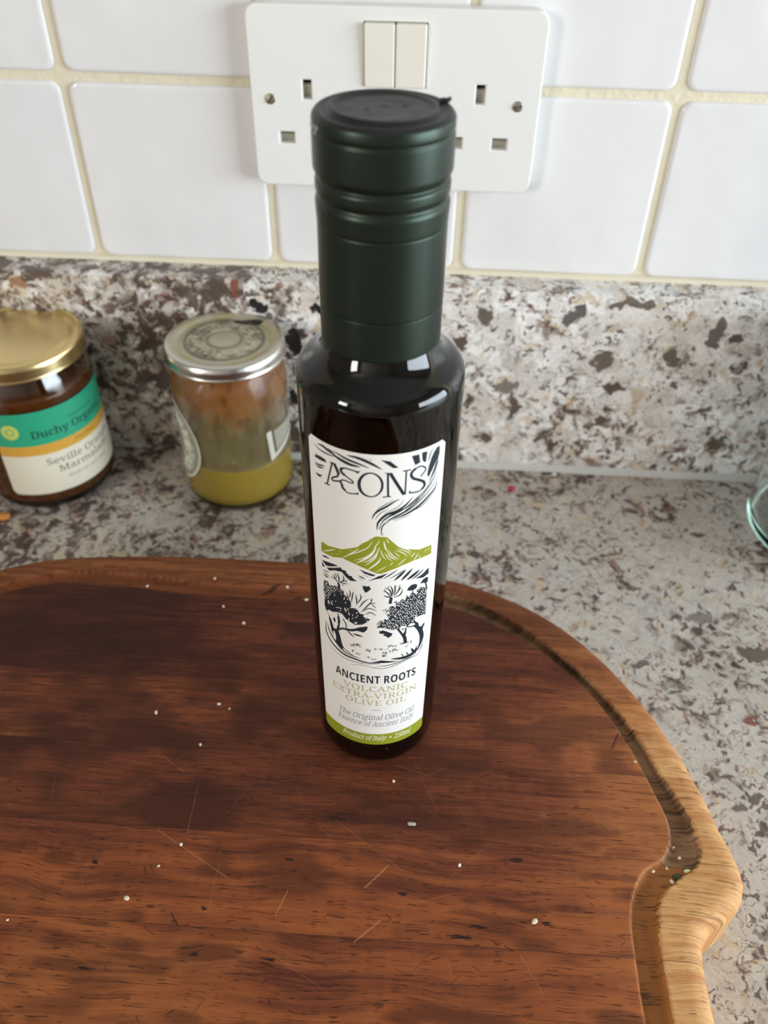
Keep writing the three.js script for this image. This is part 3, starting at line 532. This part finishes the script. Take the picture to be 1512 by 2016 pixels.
  brush('ink', 27.0, 0, '527 1043, 558 1089, 581 1141, 591 1194, 580 1235, 559 1274');
  brush('ink', 16.7, 0, '599 1095, 591 1112, 581 1141');
  brush('ink', 6.8, 0, '493 1058, 523 1071, 544 1076');
  brush('ink', 15.2, 0, '407 869, 408 848, 413 827');
  brush('ink', 7.5, 1, '412 830, 394 821, 375 810');
  brush('ink', 6.5, 1, '412 830, 391 792, 371 779');
  brush('ink', 6.5, 1, '413 824, 403 779, 379 755');
  brush('ink', 6.6, 1, '414 820, 416 781, 405 748');
  brush('ink', 6.6, 1, '417 821, 428 784, 425 745');
  brush('ink', 6.8, 1, '419 825, 444 788, 451 751');
  brush('ink', 6.8, 1, '419 828, 452 819, 466 784');
  brush('ink', 4.8, 1, '441 794, 461 768');
  brush('ink', 4.4, 1, '386 784, 376 769');
  brush('ink', 4.5, 1, '396 761, 398 750');
  brush('ink', 4.6, 1, '423 769, 435 754');
  brush('ink', 5.3, 0, '517 816, 517 844');
  brush('ink', 8.0, 0, '588 798, 595 824, 601 854');
  brush('ink', 23.7, 1, '421 1280, 494 1293, 540 1286, 571 1257, 593 1204');
  brush('ink', 4.4, 1, '321 1341, 372 1350, 439 1338, 511 1315, 575 1315, 603 1262');
  brush('ink', 6.1, 1, '345 1334, 425 1325, 495 1311, 541 1308, 574 1297');
  brush('ink', 4.8, 1, '605 1234, 593 1270, 574 1297');
  brush('ink', 13.5, 1, '560 1296, 539 1264, 529 1238');
  brush('ink', 6.2, 1, '515 1288, 501 1255');
  brush('ink', 5.3, 1, '485 1285, 475 1255');
  poly('ink', '486 800, 494 784, 510 773, 530 777, 541 788, 537 808, 517 814, 500 808');
  poly('ink', '557 789, 569 772, 588 766, 604 773, 604 802, 594 806, 577 795');
  poly('ink', '317 1303, 370 1284, 469 1310, 425 1308, 371 1305');
  poly('paper', '456 1061, 470 1050, 487 1060, 487 1085, 478 1105');
  poly('paper', '554 1032, 570 1026, 592 1041, 601 1080, 585 1108, 568 1096');
  poly('paper', '504 1054, 515 1044, 537 1052, 544 1068, 522 1067');
  poly('paper', '538 1014, 547 1003, 553 1031, 549 1052, 539 1038');
  brush('ink', 8.6, 1, '469 1066, 482 1071');
  brush('paper', 10.9, 1, '577 1196, 565 1265');
  brush('paper', 6.1, 1, '421 807, 417 835');
  brush('paper', 9.9, 1, '423 1074, 452 1081');
  for (let i = 0; i < 34; i++) {                              // tufts of grass under the trees
    const x = 175 + rnd() * 345, y = 1170 + rnd() * 118; if (y > 1288 - Math.pow((x - 345) / 190, 2) * 80) continue;
    for (let k = 0, n = 3 + rnd() * 4; k < n; k++) { g.strokeStyle = `rgba(44,54,60,${0.45 + 0.5 * rnd()})`; g.lineWidth = 1.6 + 1.6 * rnd(); const px = x + (rnd() - 0.5) * 22, py = y + (rnd() - 0.5) * 8; g.beginPath(); g.moveTo(px, py); g.quadraticCurveTo(px, py - 6, px + (rnd() - 0.4) * 12, py - 6 - 10 * rnd()); g.stroke(); }
  }
  function line(str, x0, x1, base, cap, font, col, skew = 0, k = 0.714) {
    g.font = `${font.startsWith('bold') ? 'bold ' : ''}100px ${font.replace('bold ', '')}`; g.fillStyle = COL[col] ?? col;
    const s = cap / (100 * k), w = g.measureText(str).width;
    g.save(); g.transform((x1 - x0) / w, 0, -skew * s, s, x0, base); g.fillText(str, 0, 0); g.restore();
  }
  line('ANCIENT ROOTS', 114, 569, 1474, 62, 'bold sans-serif', 'ink');
  line('VOLCANIC', 161, 521, 1546, 44, 'serif', 'olive'); line('EXTRA-VIRGIN', 82, 584, 1605, 44, 'serif', 'olive'); line('OLIVE OIL', 169, 518, 1665, 44, 'serif', 'olive');
  g.fillStyle = COL.ink; g.fillRect(324, 1706, 48, 3);
  line('The Original Olive Oil', 120, 571, 1797, 46, 'serif', 'slate', 0.22); line('Essence of Ancient Italy', 113, 570, 1858, 46, 'serif', 'slate', 0.22);
  g.fillStyle = COL.green; g.fillRect(0, 1931, W, H - 1931);
  line('Product of Italy  \u2022  250ml', 142, 557, 1991, 42, 'serif', 'white', 0.22);
  const half = 53 * Math.PI / 180, c0 = 0.3 * Math.PI / 180, h0 = 0.017, h1 = 0.1642;
  const lab = gridGeometry(64, 80, (u, v) => {
    const vv = v < 0.1 ? v * v / 0.1 * 0.5 + v * 0.5 : v, h = lerp(h0, h1, vv), e = Math.min(h - h0, h1 - h), cut = e < 0.0016 ? 0.0016 - Math.sqrt(Math.max(0, 0.0016 ** 2 - (0.0016 - e) ** 2)) : 0, r = wallR(h) + 0.00025;
    const a = c0 + (2 * u - 1) * (half - cut / r), us = ((a - c0) / half + 1) / 2;
    return [r * Math.sin(a), h, r * Math.cos(a), us, vv];
  });
  mesh('label', lab, phys({ map: tex(c), roughness: 0.38, specularIntensity: 0.7, side: THREE.DoubleSide }), bottle).userData.label = 'white paper label with a volcano and olive tree woodcut and lettering';
  // cap
  const capMat = phys({ color: new THREE.Color(0.024, 0.036, 0.026), metalness: 0.7, roughness: 0.35 });
  const sleeve = bend([[0.0164, 0.1892], [0.0168, 0.1889, 0.0003], [0.0172, 0.1893, 0.0003], [0.0172, 0.2004], [0.01665, 0.2007, 0.0002], [0.01725, 0.2011, 0.0002], [0.0172, 0.2226], [0.01695, 0.2230, 0.0003], [0.01725, 0.2235, 0.0003], [0.01755, 0.2286, 0.001], [0.0167, 0.2300, 0.0006], [0.0174, 0.2312, 0.0007], [0.0174, 0.2338, 0.0007], [0.0166, 0.2347, 0.0006], [0.0178, 0.2362, 0.0014], [0.0178, 0.2448], [0.0173, 0.2456, 0.0005], [0.01775, 0.2464, 0.0005], [0.0177, 0.2484], [0.0174, 0.2490, 0.0003]], 4);
  mesh('cap_sleeve', lathe(sleeve, 112), capMat, bottle);
  const top = gridGeometry(96, 40, (u, v) => {
    const a = u * 2 * Math.PI, r = 0.01745 * (1 - v) + 0.00005, cx = r * Math.cos(a), sx = r * Math.sin(a), w = 0.00025 * (N(8 + cx * 260, 8 + sx * 260) - 0.5);
    const y = 0.2489 + 0.001 * Math.sqrt(1 - ss(0.0163, 0.0175, r)) - 0.0003 * ss(0.0163, 0.0145, r) + (0.0009 + 0.0003 * Math.sin(a + 2.6)) * (ss(0.0141, 0.0134, r) - 0.8 * ss(0.0130, 0.0118, r)) - 0.0002 * ss(0.009, 0.006, r) + 1.2 * w * ss(0.0125, 0.0105, r) + 0.0004 * Math.exp(-((cx - 0.001) ** 2 + (sx + 0.004) ** 2) / 8e-7) + 0.0004 * Math.exp(-((cx + 0.004) ** 2 + (sx - 0.005) ** 2) / 4e-7) + 0.0003 * Math.exp(-((cx + 0.003) ** 2 + sx * sx) / 1e-6);
    return [sx, y, cx, u, v];
  });
  const topMat = phys({ color: new THREE.Color(0.016, 0.017, 0.019), roughness: 0.42, specularIntensity: 0.6, side: THREE.DoubleSide });
  mesh('cap_top', top, topMat, bottle);
  const burr = new THREE.IcosahedronGeometry(0.0008, 1); burr.scale(2, 0.8, 1); burr.translate(0.0146, 0.2502, -0.0066);
  const tip = new THREE.IcosahedronGeometry(0.0005, 1); tip.translate(0.0158, 0.2506, -0.0066);
  mesh('foil_burr', mergeGeometries([burr, tip]), topMat, bottle);
  const nick = []; for (let i = 0; i < 6; i++) { const s = new THREE.IcosahedronGeometry(0.00022 + 0.0002 * rnd(), 0); s.scale(1, 1.6, 1); const a = -0.95 - rnd() * 0.35; s.translate(0.01775 * Math.sin(a), 0.2462 + 0.003 * (rnd() - 0.4), 0.01775 * Math.cos(a)); nick.push(s); }
  mesh('chipped_paint', mergeGeometries(nick), std({ color: new THREE.Color(0.55, 0.56, 0.56), roughness: 0.5 }), bottle);
}

// ------------------------------------------------------------------ jars at the back of the worktop
const clearGlass = phys({ color: 0xffffff, roughness: 0.02, transmission: 1, thickness: 0.003, ior: 1.5, attenuationColor: new THREE.Color(0.86, 0.94, 0.89), attenuationDistance: 0.02 });
function jarShell(r, h, neckR, shoulder, t = 0.0024) {
  return lathe(bend([[0.0001, 0.0016], [r * 0.72, 0.0012, 0.003], [r * 0.86, 0.0001, 0.003], [r, 0.006, 0.006], [r, h - shoulder, 0.007], [neckR, h - shoulder * 0.35, 0.006], [neckR, h], [neckR - t, h], [neckR - t, h - shoulder * 0.35, 0.006], [r - t, h - shoulder, 0.007], [r - t, 0.0085, 0.006], [0.0001, 0.0055]], 5), 96);
}
function shellLabel(r, a0, a1, h0, h1, corner = 0.002) {
  return gridGeometry(48, 24, (u, v) => { const h = lerp(h0, h1, v), e = Math.min(h - h0, h1 - h), cut = e < corner ? corner - Math.sqrt(Math.max(0, corner ** 2 - (corner - e) ** 2)) : 0, a = lerp(a0 + cut / r, a1 - cut / r, u); return [r * Math.sin(a), h, r * Math.cos(a), (a - a0) / (a1 - a0), v]; });
}
const D = Math.PI / 180;
{ // marmalade jar
  const jar = thing('marmalade_jar', 'glass jar of dark orange marmalade with a gold lid and a green and cream label', 'jar', [-0.2135, 0.0001, 0.052]);
  mesh('glass', jarShell(0.0385, 0.098, 0.0345, 0.016), clearGlass, jar);
  const c2 = lathe(bend([[0.0001, 0.005], [0.030, 0.005, 0.003], [0.0364, 0.0095, 0.005], [0.0364, 0.0805, 0.003], [0.0001, 0.0795]], 4), 72);
  mesh('marmalade', c2, phys({ color: new THREE.Color(0.22, 0.06, 0.008), roughness: 0.25, transmission: 0.3, thickness: 0.02, ior: 1.42, attenuationColor: new THREE.Color(0.6, 0.16, 0.01), attenuationDistance: 0.012 }), jar);
  const c = canvas(1024, 600), g = c.getContext('2d');
  g.scale(1024 / 768, 600 / 450);
  g.fillStyle = '#e4dcc6'; g.fillRect(0, 0, 768, 450); g.fillStyle = '#d6a13e'; g.fillRect(0, 170, 768, 58); g.fillStyle = '#2ba37c'; g.fillRect(0, 0, 768, 174);
  g.fillStyle = '#c9cf62'; for (let i = 0; i < 14; i++) { g.beginPath(); g.arc(79 + 31 * Math.cos(i * 0.449), 94 + 31 * Math.sin(i * 0.449), 8.5, 0, 7); g.fill(); }
  g.beginPath(); g.arc(79, 94, 29, 0, 7); g.fill(); g.fillStyle = '#2ba37c'; for (let i = 0; i < 9; i++) { g.beginPath(); g.arc(79 + 17 * Math.cos(i * 0.7), 94 + 17 * Math.sin(i * 0.7), 4.2, 0, 7); g.fill(); }
  const t = (s, x, y, px, font, col, w) => { g.font = `${px}px ${font}`; g.fillStyle = col; const k = w ? w / g.measureText(s).width : 1; g.save(); g.translate(x, y); g.scale(k, 1); g.fillText(s, 0, 0); g.restore(); };
  t('WAITROSE', 340, 82, 20, 'sans-serif', '#1d5a45', 150); g.font = 'bold 10px serif'; t('Duchy Organic', 160, 136, 54, 'serif', '#12201b', 400); t('Duchy Organic', 161.5, 136, 54, 'serif', '#12201b', 400); t('PRESERVE', 345, 208, 20, 'sans-serif', '#7c5a1c', 120);
  t('Seville Orange', 192, 290, 46, 'serif', '#55503f', 380); t('Marmalade', 236, 340, 46, 'serif', '#55503f', 310); t('thick cut and tangy', 270, 384, 24, 'serif', '#8d866f', 240);
  mesh('label', shellLabel(0.0387, -11.5 * D, 135 * D, 0.0155, 0.0735), std({ map: tex(c), roughness: 0.5, side: THREE.DoubleSide }), jar).userData.label = 'green, orange and cream paper label with dark lettering';
  const gold = std({ color: new THREE.Color(0.74, 0.58, 0.28), metalness: 1, roughness: 0.3 });
  const lid = mesh('lid', lathe(bend([[0.0372, 0.0928], [0.0392, 0.0929, 0.0006], [0.0388, 0.0944, 0.0006], [0.0385, 0.1, 0.001], [0.0375, 0.1022, 0.0016], [0.0352, 0.1024, 0.0008], [0.0340, 0.1008, 0.001], [0.0322, 0.1010, 0.0008], [0.0305, 0.1018, 0.001], [0.0001, 0.1016]], 5), 96), gold, jar);
  lid.userData.label = 'gold metal lid';
}
{ // nearly empty jar with greasy oil
  const jar = thing('oil_jar', 'used glass jar with a worn silver lid and a little yellow oil left inside', 'jar', [-0.0918, 0.0001, 0.0495]);
  mesh('glass', jarShell(0.0335, 0.1005, 0.0312, 0.018), clearGlass, jar);
  mesh('oil', lathe(bend([[0.0001, 0.005], [0.026, 0.005, 0.003], [0.0313, 0.0095, 0.005], [0.0313, 0.034, 0.002], [0.0001, 0.0335]], 4), 72), phys({ color: new THREE.Color(0.56, 0.38, 0.04), roughness: 0.35, transmission: 0.12, thickness: 0.02, ior: 1.44, attenuationColor: new THREE.Color(0.7, 0.55, 0.05), attenuationDistance: 0.02 }), jar);
  const fc = paint(512, 256, (x, y, o) => {
    const h = 1 - y / 256, n = fbm(x / 34, y / 50) - 0.5, top = ss(0.36, 0.82, h + 0.25 * n), blob = ss(0.55, 0.75, N(x / 20 + 60, y / 30));
    o[0] = lerp(184, 186, top) - 24 * blob; o[1] = lerp(166, 116, top) - 22 * blob; o[2] = lerp(126, 48, top) - 14 * blob;
    o[3] = 255;
  });
  const fa = paint(512, 256, (x, y, o) => { const h = 1 - y / 256, n = fbm(x / 30 + 9, y / 44) - 0.5, top = ss(0.34, 0.8, h + 0.25 * n); o[0] = o[1] = o[2] = 255 * Math.min(0.92, Math.max(0.08, lerp(0.4, 0.84, top) + 0.3 * n)); });
  mesh('residue', gridGeometry(72, 20, (u, v) => { const h = lerp(0.033, 0.0985, v), r = lerp(0.0312, 0.0289, ss(0.084, 0.094, h)) - 0.00005, a = u * 2 * Math.PI; return [r * Math.sin(a), h, r * Math.cos(a), u * 2, v]; }), phys({ map: tex(fc, true, THREE.RepeatWrapping), alphaMap: tex(fa, false, THREE.RepeatWrapping), transparent: true, roughness: 0.4, side: THREE.DoubleSide }), jar).userData.label = 'brown greasy film inside the glass';
  // clear printed sticker whose rounded end comes round the side
  const c = canvas(512, 512), g = c.getContext('2d');
  g.clearRect(0, 0, 512, 512); g.fillStyle = 'rgba(190,190,172,0.5)'; g.strokeStyle = 'rgba(214,214,196,0.95)'; g.lineWidth = 12; g.beginPath(); g.ellipse(250, 256, 244, 236, 0, 0, 7); g.fill(); g.stroke();
  g.strokeStyle = 'rgba(222,226,208,0.8)'; for (let i = 0; i < 150; i++) { const a = -1.5 + 3 * rnd(), q = 140 + 60 * rnd(); g.lineWidth = 5 + 5 * rnd(); g.beginPath(); g.arc(250 + q * Math.cos(a), 256 + q * Math.sin(a), 4 + 12 * rnd(), rnd() * 6, rnd() * 6 + 2.5); g.stroke(); }
  const oval = gridGeometry(48, 40, (u, v) => { const t = (2 * v - 1), w = Math.sqrt(Math.max(0.0001, 1 - t * t)), h = 0.045 + 0.031 * t, a = -76 * D + (2 * u - 1) * w * 53 * D, r = 0.0337; return [r * Math.sin(a), h, r * Math.cos(a), 0.5 + (u - 0.5) * w, v]; });
  mesh('sticker', oval, phys({ map: tex(c), transparent: true, roughness: 0.35, side: THREE.DoubleSide }), jar).userData.label = 'clear oval sticker with pale lettering';
  const c3 = canvas(256, 256), k = c3.getContext('2d'); k.clearRect(0, 0, 256, 256); k.strokeStyle = 'rgba(214,210,194,0.85)'; k.lineWidth = 30; k.beginPath(); k.moveTo(20, 10); k.lineTo(34, 220); k.lineTo(240, 120); k.stroke(); k.fillStyle = 'rgba(176,172,158,0.75)'; k.beginPath(); k.moveTo(50, 20); k.lineTo(240, 20); k.lineTo(240, 90); k.lineTo(60, 180); k.fill();
  mesh('sticker', shellLabel(0.0337, 45 * D, 98 * D, 0.034, 0.058), phys({ map: tex(c3), transparent: true, roughness: 0.35, side: THREE.DoubleSide }), jar).userData.label = 'torn remains of a white sticker';
  const lc = paint(512, 512, (x, y, o) => {
    const dx = (x - 256) / 256, dy = (y - 256) / 256, r = Math.hypot(dx, dy), a = Math.atan2(dy, dx), n = fbm(x / 40, y / 40), c4 = o;
    c4[0] = 190; c4[1] = 182; c4[2] = 160;
    mixTo(c4, [128, 118, 98], 0.8 * ss(0.42, 0.6, n) * ss(0.3, 0.42, r) * (1 - ss(0.7, 0.74, r)));
    mixTo(c4, [112, 104, 92], 0.75 * (ss(0.66, 0.69, r) - ss(0.73, 0.76, r)));
    const tick = N(a * 26 + 90, r * 22) * ss(0.42, 0.45, r) * (1 - ss(0.58, 0.62, r)); mixTo(c4, [214, 206, 182], 0.8 * ss(0.55, 0.7, tick)); mixTo(c4, [96, 88, 76], 0.6 * (1 - ss(0.1, 0.3, tick)) * ss(0.42, 0.45, r) * (1 - ss(0.58, 0.62, r)));
    mixTo(c4, [104, 94, 80], 0.6 * (ss(0.27, 0.29, r) - ss(0.31, 0.34, r)));
    mixTo(c4, [178, 168, 112], 0.5 * ss(0.5, 0.7, N(x / 60 + 5, y / 60)) * ss(0.7, 0.8, r));
    mixTo(c4, [34, 32, 30], 0.95 * (1 - ss(0.8, 1.1, Math.hypot((dx - 0.3) / 0.26, (dy + 0.68) / 0.12) + n - 0.5))); mixTo(c4, [34, 32, 30], 0.9 * (1 - ss(0.8, 1.1, Math.hypot((dx + 0.22) / 0.04, (dy - 0.6) / 0.05) + n - 0.5)));
  });
  const steel = std({ color: new THREE.Color(0.62, 0.6, 0.55), metalness: 1, roughness: 0.26 });
  const lid = mesh('lid', lathe(bend([[0.0325, 0.0972], [0.0349, 0.0973, 0.0005], [0.0344, 0.0986, 0.0005], [0.0343, 0.1022, 0.001], [0.0332, 0.1047, 0.002], [0.0308, 0.1049, 0.001]], 5), 96), steel, jar);
  lid.userData.label = 'worn silver metal lid with a painted, embossed top';
  const disc = lathe(bend([[0.0309, 0.1049], [0.0285, 0.1047, 0.001], [0.0262, 0.1034, 0.001], [0.0238, 0.1034, 0.001], [0.022, 0.1042, 0.0008], [0.0115, 0.1042, 0.0006], [0.0105, 0.1035, 0.0006], [0.0095, 0.1043, 0.0006], [0.0001, 0.1047]], 4), 96);
  planeUV(disc, (x, y, z) => [0.5 + x / 0.0624, 0.5 - z / 0.0624]);
  mesh('lid_top', disc, std({ map: tex(lc), metalness: 0.35, roughness: 0.4 }), lid);
}
{ // clear jar mostly outside the frame on the right
  const jar = thing('glass_storage_jar', 'clear thick-bottomed glass jar cut off by the right edge, beside the upstand', 'jar', [0.2735, 0.0001, 0.0715]);
  mesh('glass', jarShell(0.05, 0.12, 0.046, 0.016, 0.003), phys({ color: 0xffffff, roughness: 0.02, transmission: 1, thickness: 0.003, ior: 1.5, attenuationColor: new THREE.Color(0.86, 0.95, 0.9), attenuationDistance: 0.02 }), jar);
  mesh('lid', lathe(bend([[0.045, 0.112], [0.0485, 0.112, 0.0006], [0.0485, 0.126, 0.002], [0.0001, 0.126]], 4), 72), std({ color: new THREE.Color(0.6, 0.6, 0.58), metalness: 1, roughness: 0.35 }), jar);
}

// ------------------------------------------------------------------ the double socket on the tiles
{
  const PX = -0.0002, PY = 0.2201, sock = thing('wall_socket', 'white double switched power socket screwed to the tiled wall above the bottle', 'socket', [PX, PY, 0]);
  sock.rotation.z = 0.001;
  const plastic = phys({ color: new THREE.Color(0.85, 0.845, 0.81), roughness: 0.32 }), W = 0.146, H = 0.0855, R = 0.006;
  const s = new THREE.Shape(), a = W / 2 - 0.0008, b = H / 2 - 0.0008;
  s.moveTo(-a + R, -b); s.lineTo(a - R, -b); s.quadraticCurveTo(a, -b, a, -b + R); s.lineTo(a, b - R); s.quadraticCurveTo(a, b, a - R, b); s.lineTo(-a + R, b); s.quadraticCurveTo(-a, b, -a, b - R); s.lineTo(-a, -b + R); s.quadraticCurveTo(-a, -b, -a + R, -b);
  const hole = (x, y, w, h) => s.holes.push(new THREE.Path([[x - w / 2, y - h / 2], [x - w / 2, y + h / 2], [x + w / 2, y + h / 2], [x + w / 2, y - h / 2]].map(([p, q]) => new THREE.Vector2(p, q))));
  const slots = [[-0.0442, 0.0053, 0.0044, 0.009], [-0.0556, -0.0181, 0.0076, 0.0056], [-0.0330, -0.0181, 0.0076, 0.0056], [0.0430, 0.0053, 0.0044, 0.009], [0.0547, -0.0181, 0.0076, 0.0056], [0.0316, -0.0181, 0.0076, 0.0056]];
  slots.forEach(([x, y, w, h]) => hole(x, y, w + 0.0017, h + 0.0017)); hole(0, 0.022, 0.0326, 0.0304);
  mesh('face_plate', new THREE.ExtrudeGeometry(s, { depth: 0.0076, bevelEnabled: true, bevelThickness: 0.0008, bevelSize: 0.0008, bevelSegments: 4, curveSegments: 8 }).translate(0, 0, 0.0008), plastic, sock);
  mesh('back_box', bx(0.136, 0.076, 0.0012, 0, 0, 0.0006), std({ color: new THREE.Color(0.07, 0.065, 0.055), roughness: 0.7 }), sock);
  const inner = std({ color: new THREE.Color(0.42, 0.40, 0.31), roughness: 0.5 });
  slots.forEach(([x, y, w, h]) => { const q = mesh('shutter', bx(w * 1.25, h * 0.95, 0.0016, 0, 0, 0), inner, sock); q.position.set(x, y - h * 0.24, 0.0042); q.rotation.x = 0.35; });
  const cream = phys({ color: new THREE.Color(0.85, 0.81, 0.71), roughness: 0.28 });
  for (const k of [-1, 1]) { const r = mesh('switch_rocker', bx(0.0150, 0.0284, 0.0085, 0, 0, 0, 0.0009), cream, sock); r.position.set(k * 0.0077, 0.022, 0.0072); r.rotation.x = 0.05; }
  const brass = std({ color: new THREE.Color(0.42, 0.37, 0.26), metalness: 0.9, roughness: 0.42 });
  [[-0.0632, 0.0005, 0.9], [0.0621, 0.0005, 0.2]].forEach(([x, y, turn], i) => {
    const sc = mesh('screw', lathe(bend([[0.0026, 0], [0.0027, 0.0009, 0.0004], [0.0001, 0.0013]], 3), 28).rotateX(Math.PI / 2), i ? std({ color: new THREE.Color(0.4, 0.38, 0.34), metalness: 0.9, roughness: 0.4 }) : brass, sock);
    sc.position.set(x, y, 0.0087);
    const sl = mesh('slot', bx(0.0044, 0.0006, 0.0004, 0, 0, 0.0012), std({ color: new THREE.Color(0.04, 0.035, 0.03), roughness: 0.8 }), sc); sl.rotation.z = turn;
  });
}

// ------------------------------------------------------------------ crumbs and scraps
const crumbMat = phys({ color: new THREE.Color(0.74, 0.62, 0.46), roughness: 0.6 }), paleMat = std({ color: new THREE.Color(0.85, 0.78, 0.7), roughness: 0.5 });
function scrap(size, sx, sy, sz, k = 1) {
  const g = mergeVertices(new THREE.IcosahedronGeometry(size, 2).deleteAttribute('uv').deleteAttribute('normal')), p = g.attributes.position;
  for (let i = 0; i < p.count; i++) { const x = p.getX(i), y = p.getY(i), z = p.getZ(i), f = 0.7 + 0.6 * N(x / size * 1.3 + 20 + k, y / size * 1.3 + z / size + 40 * k); p.setXYZ(i, x * f * sx, y * f * sy, z * f * sz); }
  g.computeVertexNormals(); return g;
}
const crumbGeo = [scrap(0.00062, 1.2, 0.6, 0.9, 1), scrap(0.00062, 0.9, 0.7, 1.1, 2), scrap(0.00062, 1, 0.8, 1, 3)];
[[-41.5, 173.2, 1], [-30.9, 181.1, 1.2], [-79.4, 170, 1.1], [-112.2, 177.9, 1], [-71, 188.6, 1], [-59, 198.6, 1.2], [-60.9, 245.9, 1.1], [-87.4, 252.4, 1.3], [-64.5, 266.9, 1], [-61.9, 310.9, 0.9], [-68.3, 319.9, 0.8], [-76.6, 332.7, 1.6], [45, 311.6, 1], [71.9, 330.6, 1.7], [18.1, 278.2, 1], [-116.9, 343.1, 0.7], [118.8, 261.8, 0.8], [-55.9, 248, 0.8]].forEach(([x, z, k], i) => {
  const c = tag(mesh('crumb', crumbGeo[i % 3], i % 3 ? crumbMat : paleMat), 'tiny pale crumb lying on the flat of the wooden board', 'crumb', 'crumbs on the flat of the board');
  if (i === 13) { delete c.userData.group; c.userData.label = 'largest white crumb, alone on the front right part of the wooden board'; }
  if (i === 11) { delete c.userData.group; c.userData.label = 'pinkish crumb on the front left part of the wooden board'; }
  c.position.set(x / 1000, BY + 0.0004 * k, z / 1000); c.scale.setScalar(k); c.rotation.y = rnd() * 6;
});
[[118.8, 307.9, 0.9], [124.5, 305.8, 0.9], [130.1, 301.3, 1], [124.9, 311.4, 1.3], [128.6, 297.2, 0.8]].forEach(([x, z, k], i) => {
  const c = tag(mesh('crumb', crumbGeo[i % 3], crumbMat), 'tiny pale crumb lying in the juice groove', 'crumb', 'crumbs in the juice groove');
  c.position.set(x / 1000, 0.0318 + 0.0004 * k + (i === 0 || i === 3 ? 0.0012 : 0), z / 1000); c.scale.setScalar(k); c.rotation.y = rnd() * 6;
});
function lone(name, label, cat, geo, color, pos, rough = 0.5) { const m = tag(mesh(name, geo, phys({ color: new THREE.Color(...color), roughness: rough })), label, cat); m.position.set(...pos); return m; }
lone('herb_scrap', 'dark green herb scrap stuck in the bend of the juice groove', 'herb scrap', scrap(0.0016, 1.5, 0.6, 1, 5), [0.045, 0.055, 0.014], [0.1285, 0.0325, 0.3095]);
lone('onion_scrap', 'pale green scrap beside the dark herb in the juice groove', 'food scrap', scrap(0.001, 1.5, 0.6, 0.8, 6), [0.62, 0.64, 0.34], [0.1318, 0.0338, 0.3072]);
lone('peel_scrap', 'small orange scrap on the worktop at the foot of the marmalade jar', 'food scrap', scrap(0.0038, 1.5, 0.5, 0.9, 7), [0.62, 0.26, 0.05], [-0.2325, 0.0014, 0.0955]);
lone('red_speck', 'small red speck on the granite worktop right of the bottle', 'food scrap', scrap(0.0018, 1, 0.7, 1, 8), [0.5, 0.02, 0.03], [0.0822, 0.0009, 0.0429]);
lone('white_crumb', 'whitish crumb on the worktop against the sealant line', 'crumb', scrap(0.0014, 1.2, 0.7, 0.9, 9), [0.8, 0.78, 0.7], [0.1109, 0.0007, 0.0262]);
lone('glint_smear', 'little whitish smear standing in for clear glints on the board in front of the bottle', 'smear', scrap(0.0009, 1.6, 0.2, 0.9, 10), [0.5, 0.42, 0.36], [0.0263, 0.0352, 0.2963], 0.7);  // pale scrap whose whitish colour stands in for a cluster of glints

renderer.render(scene, camera);
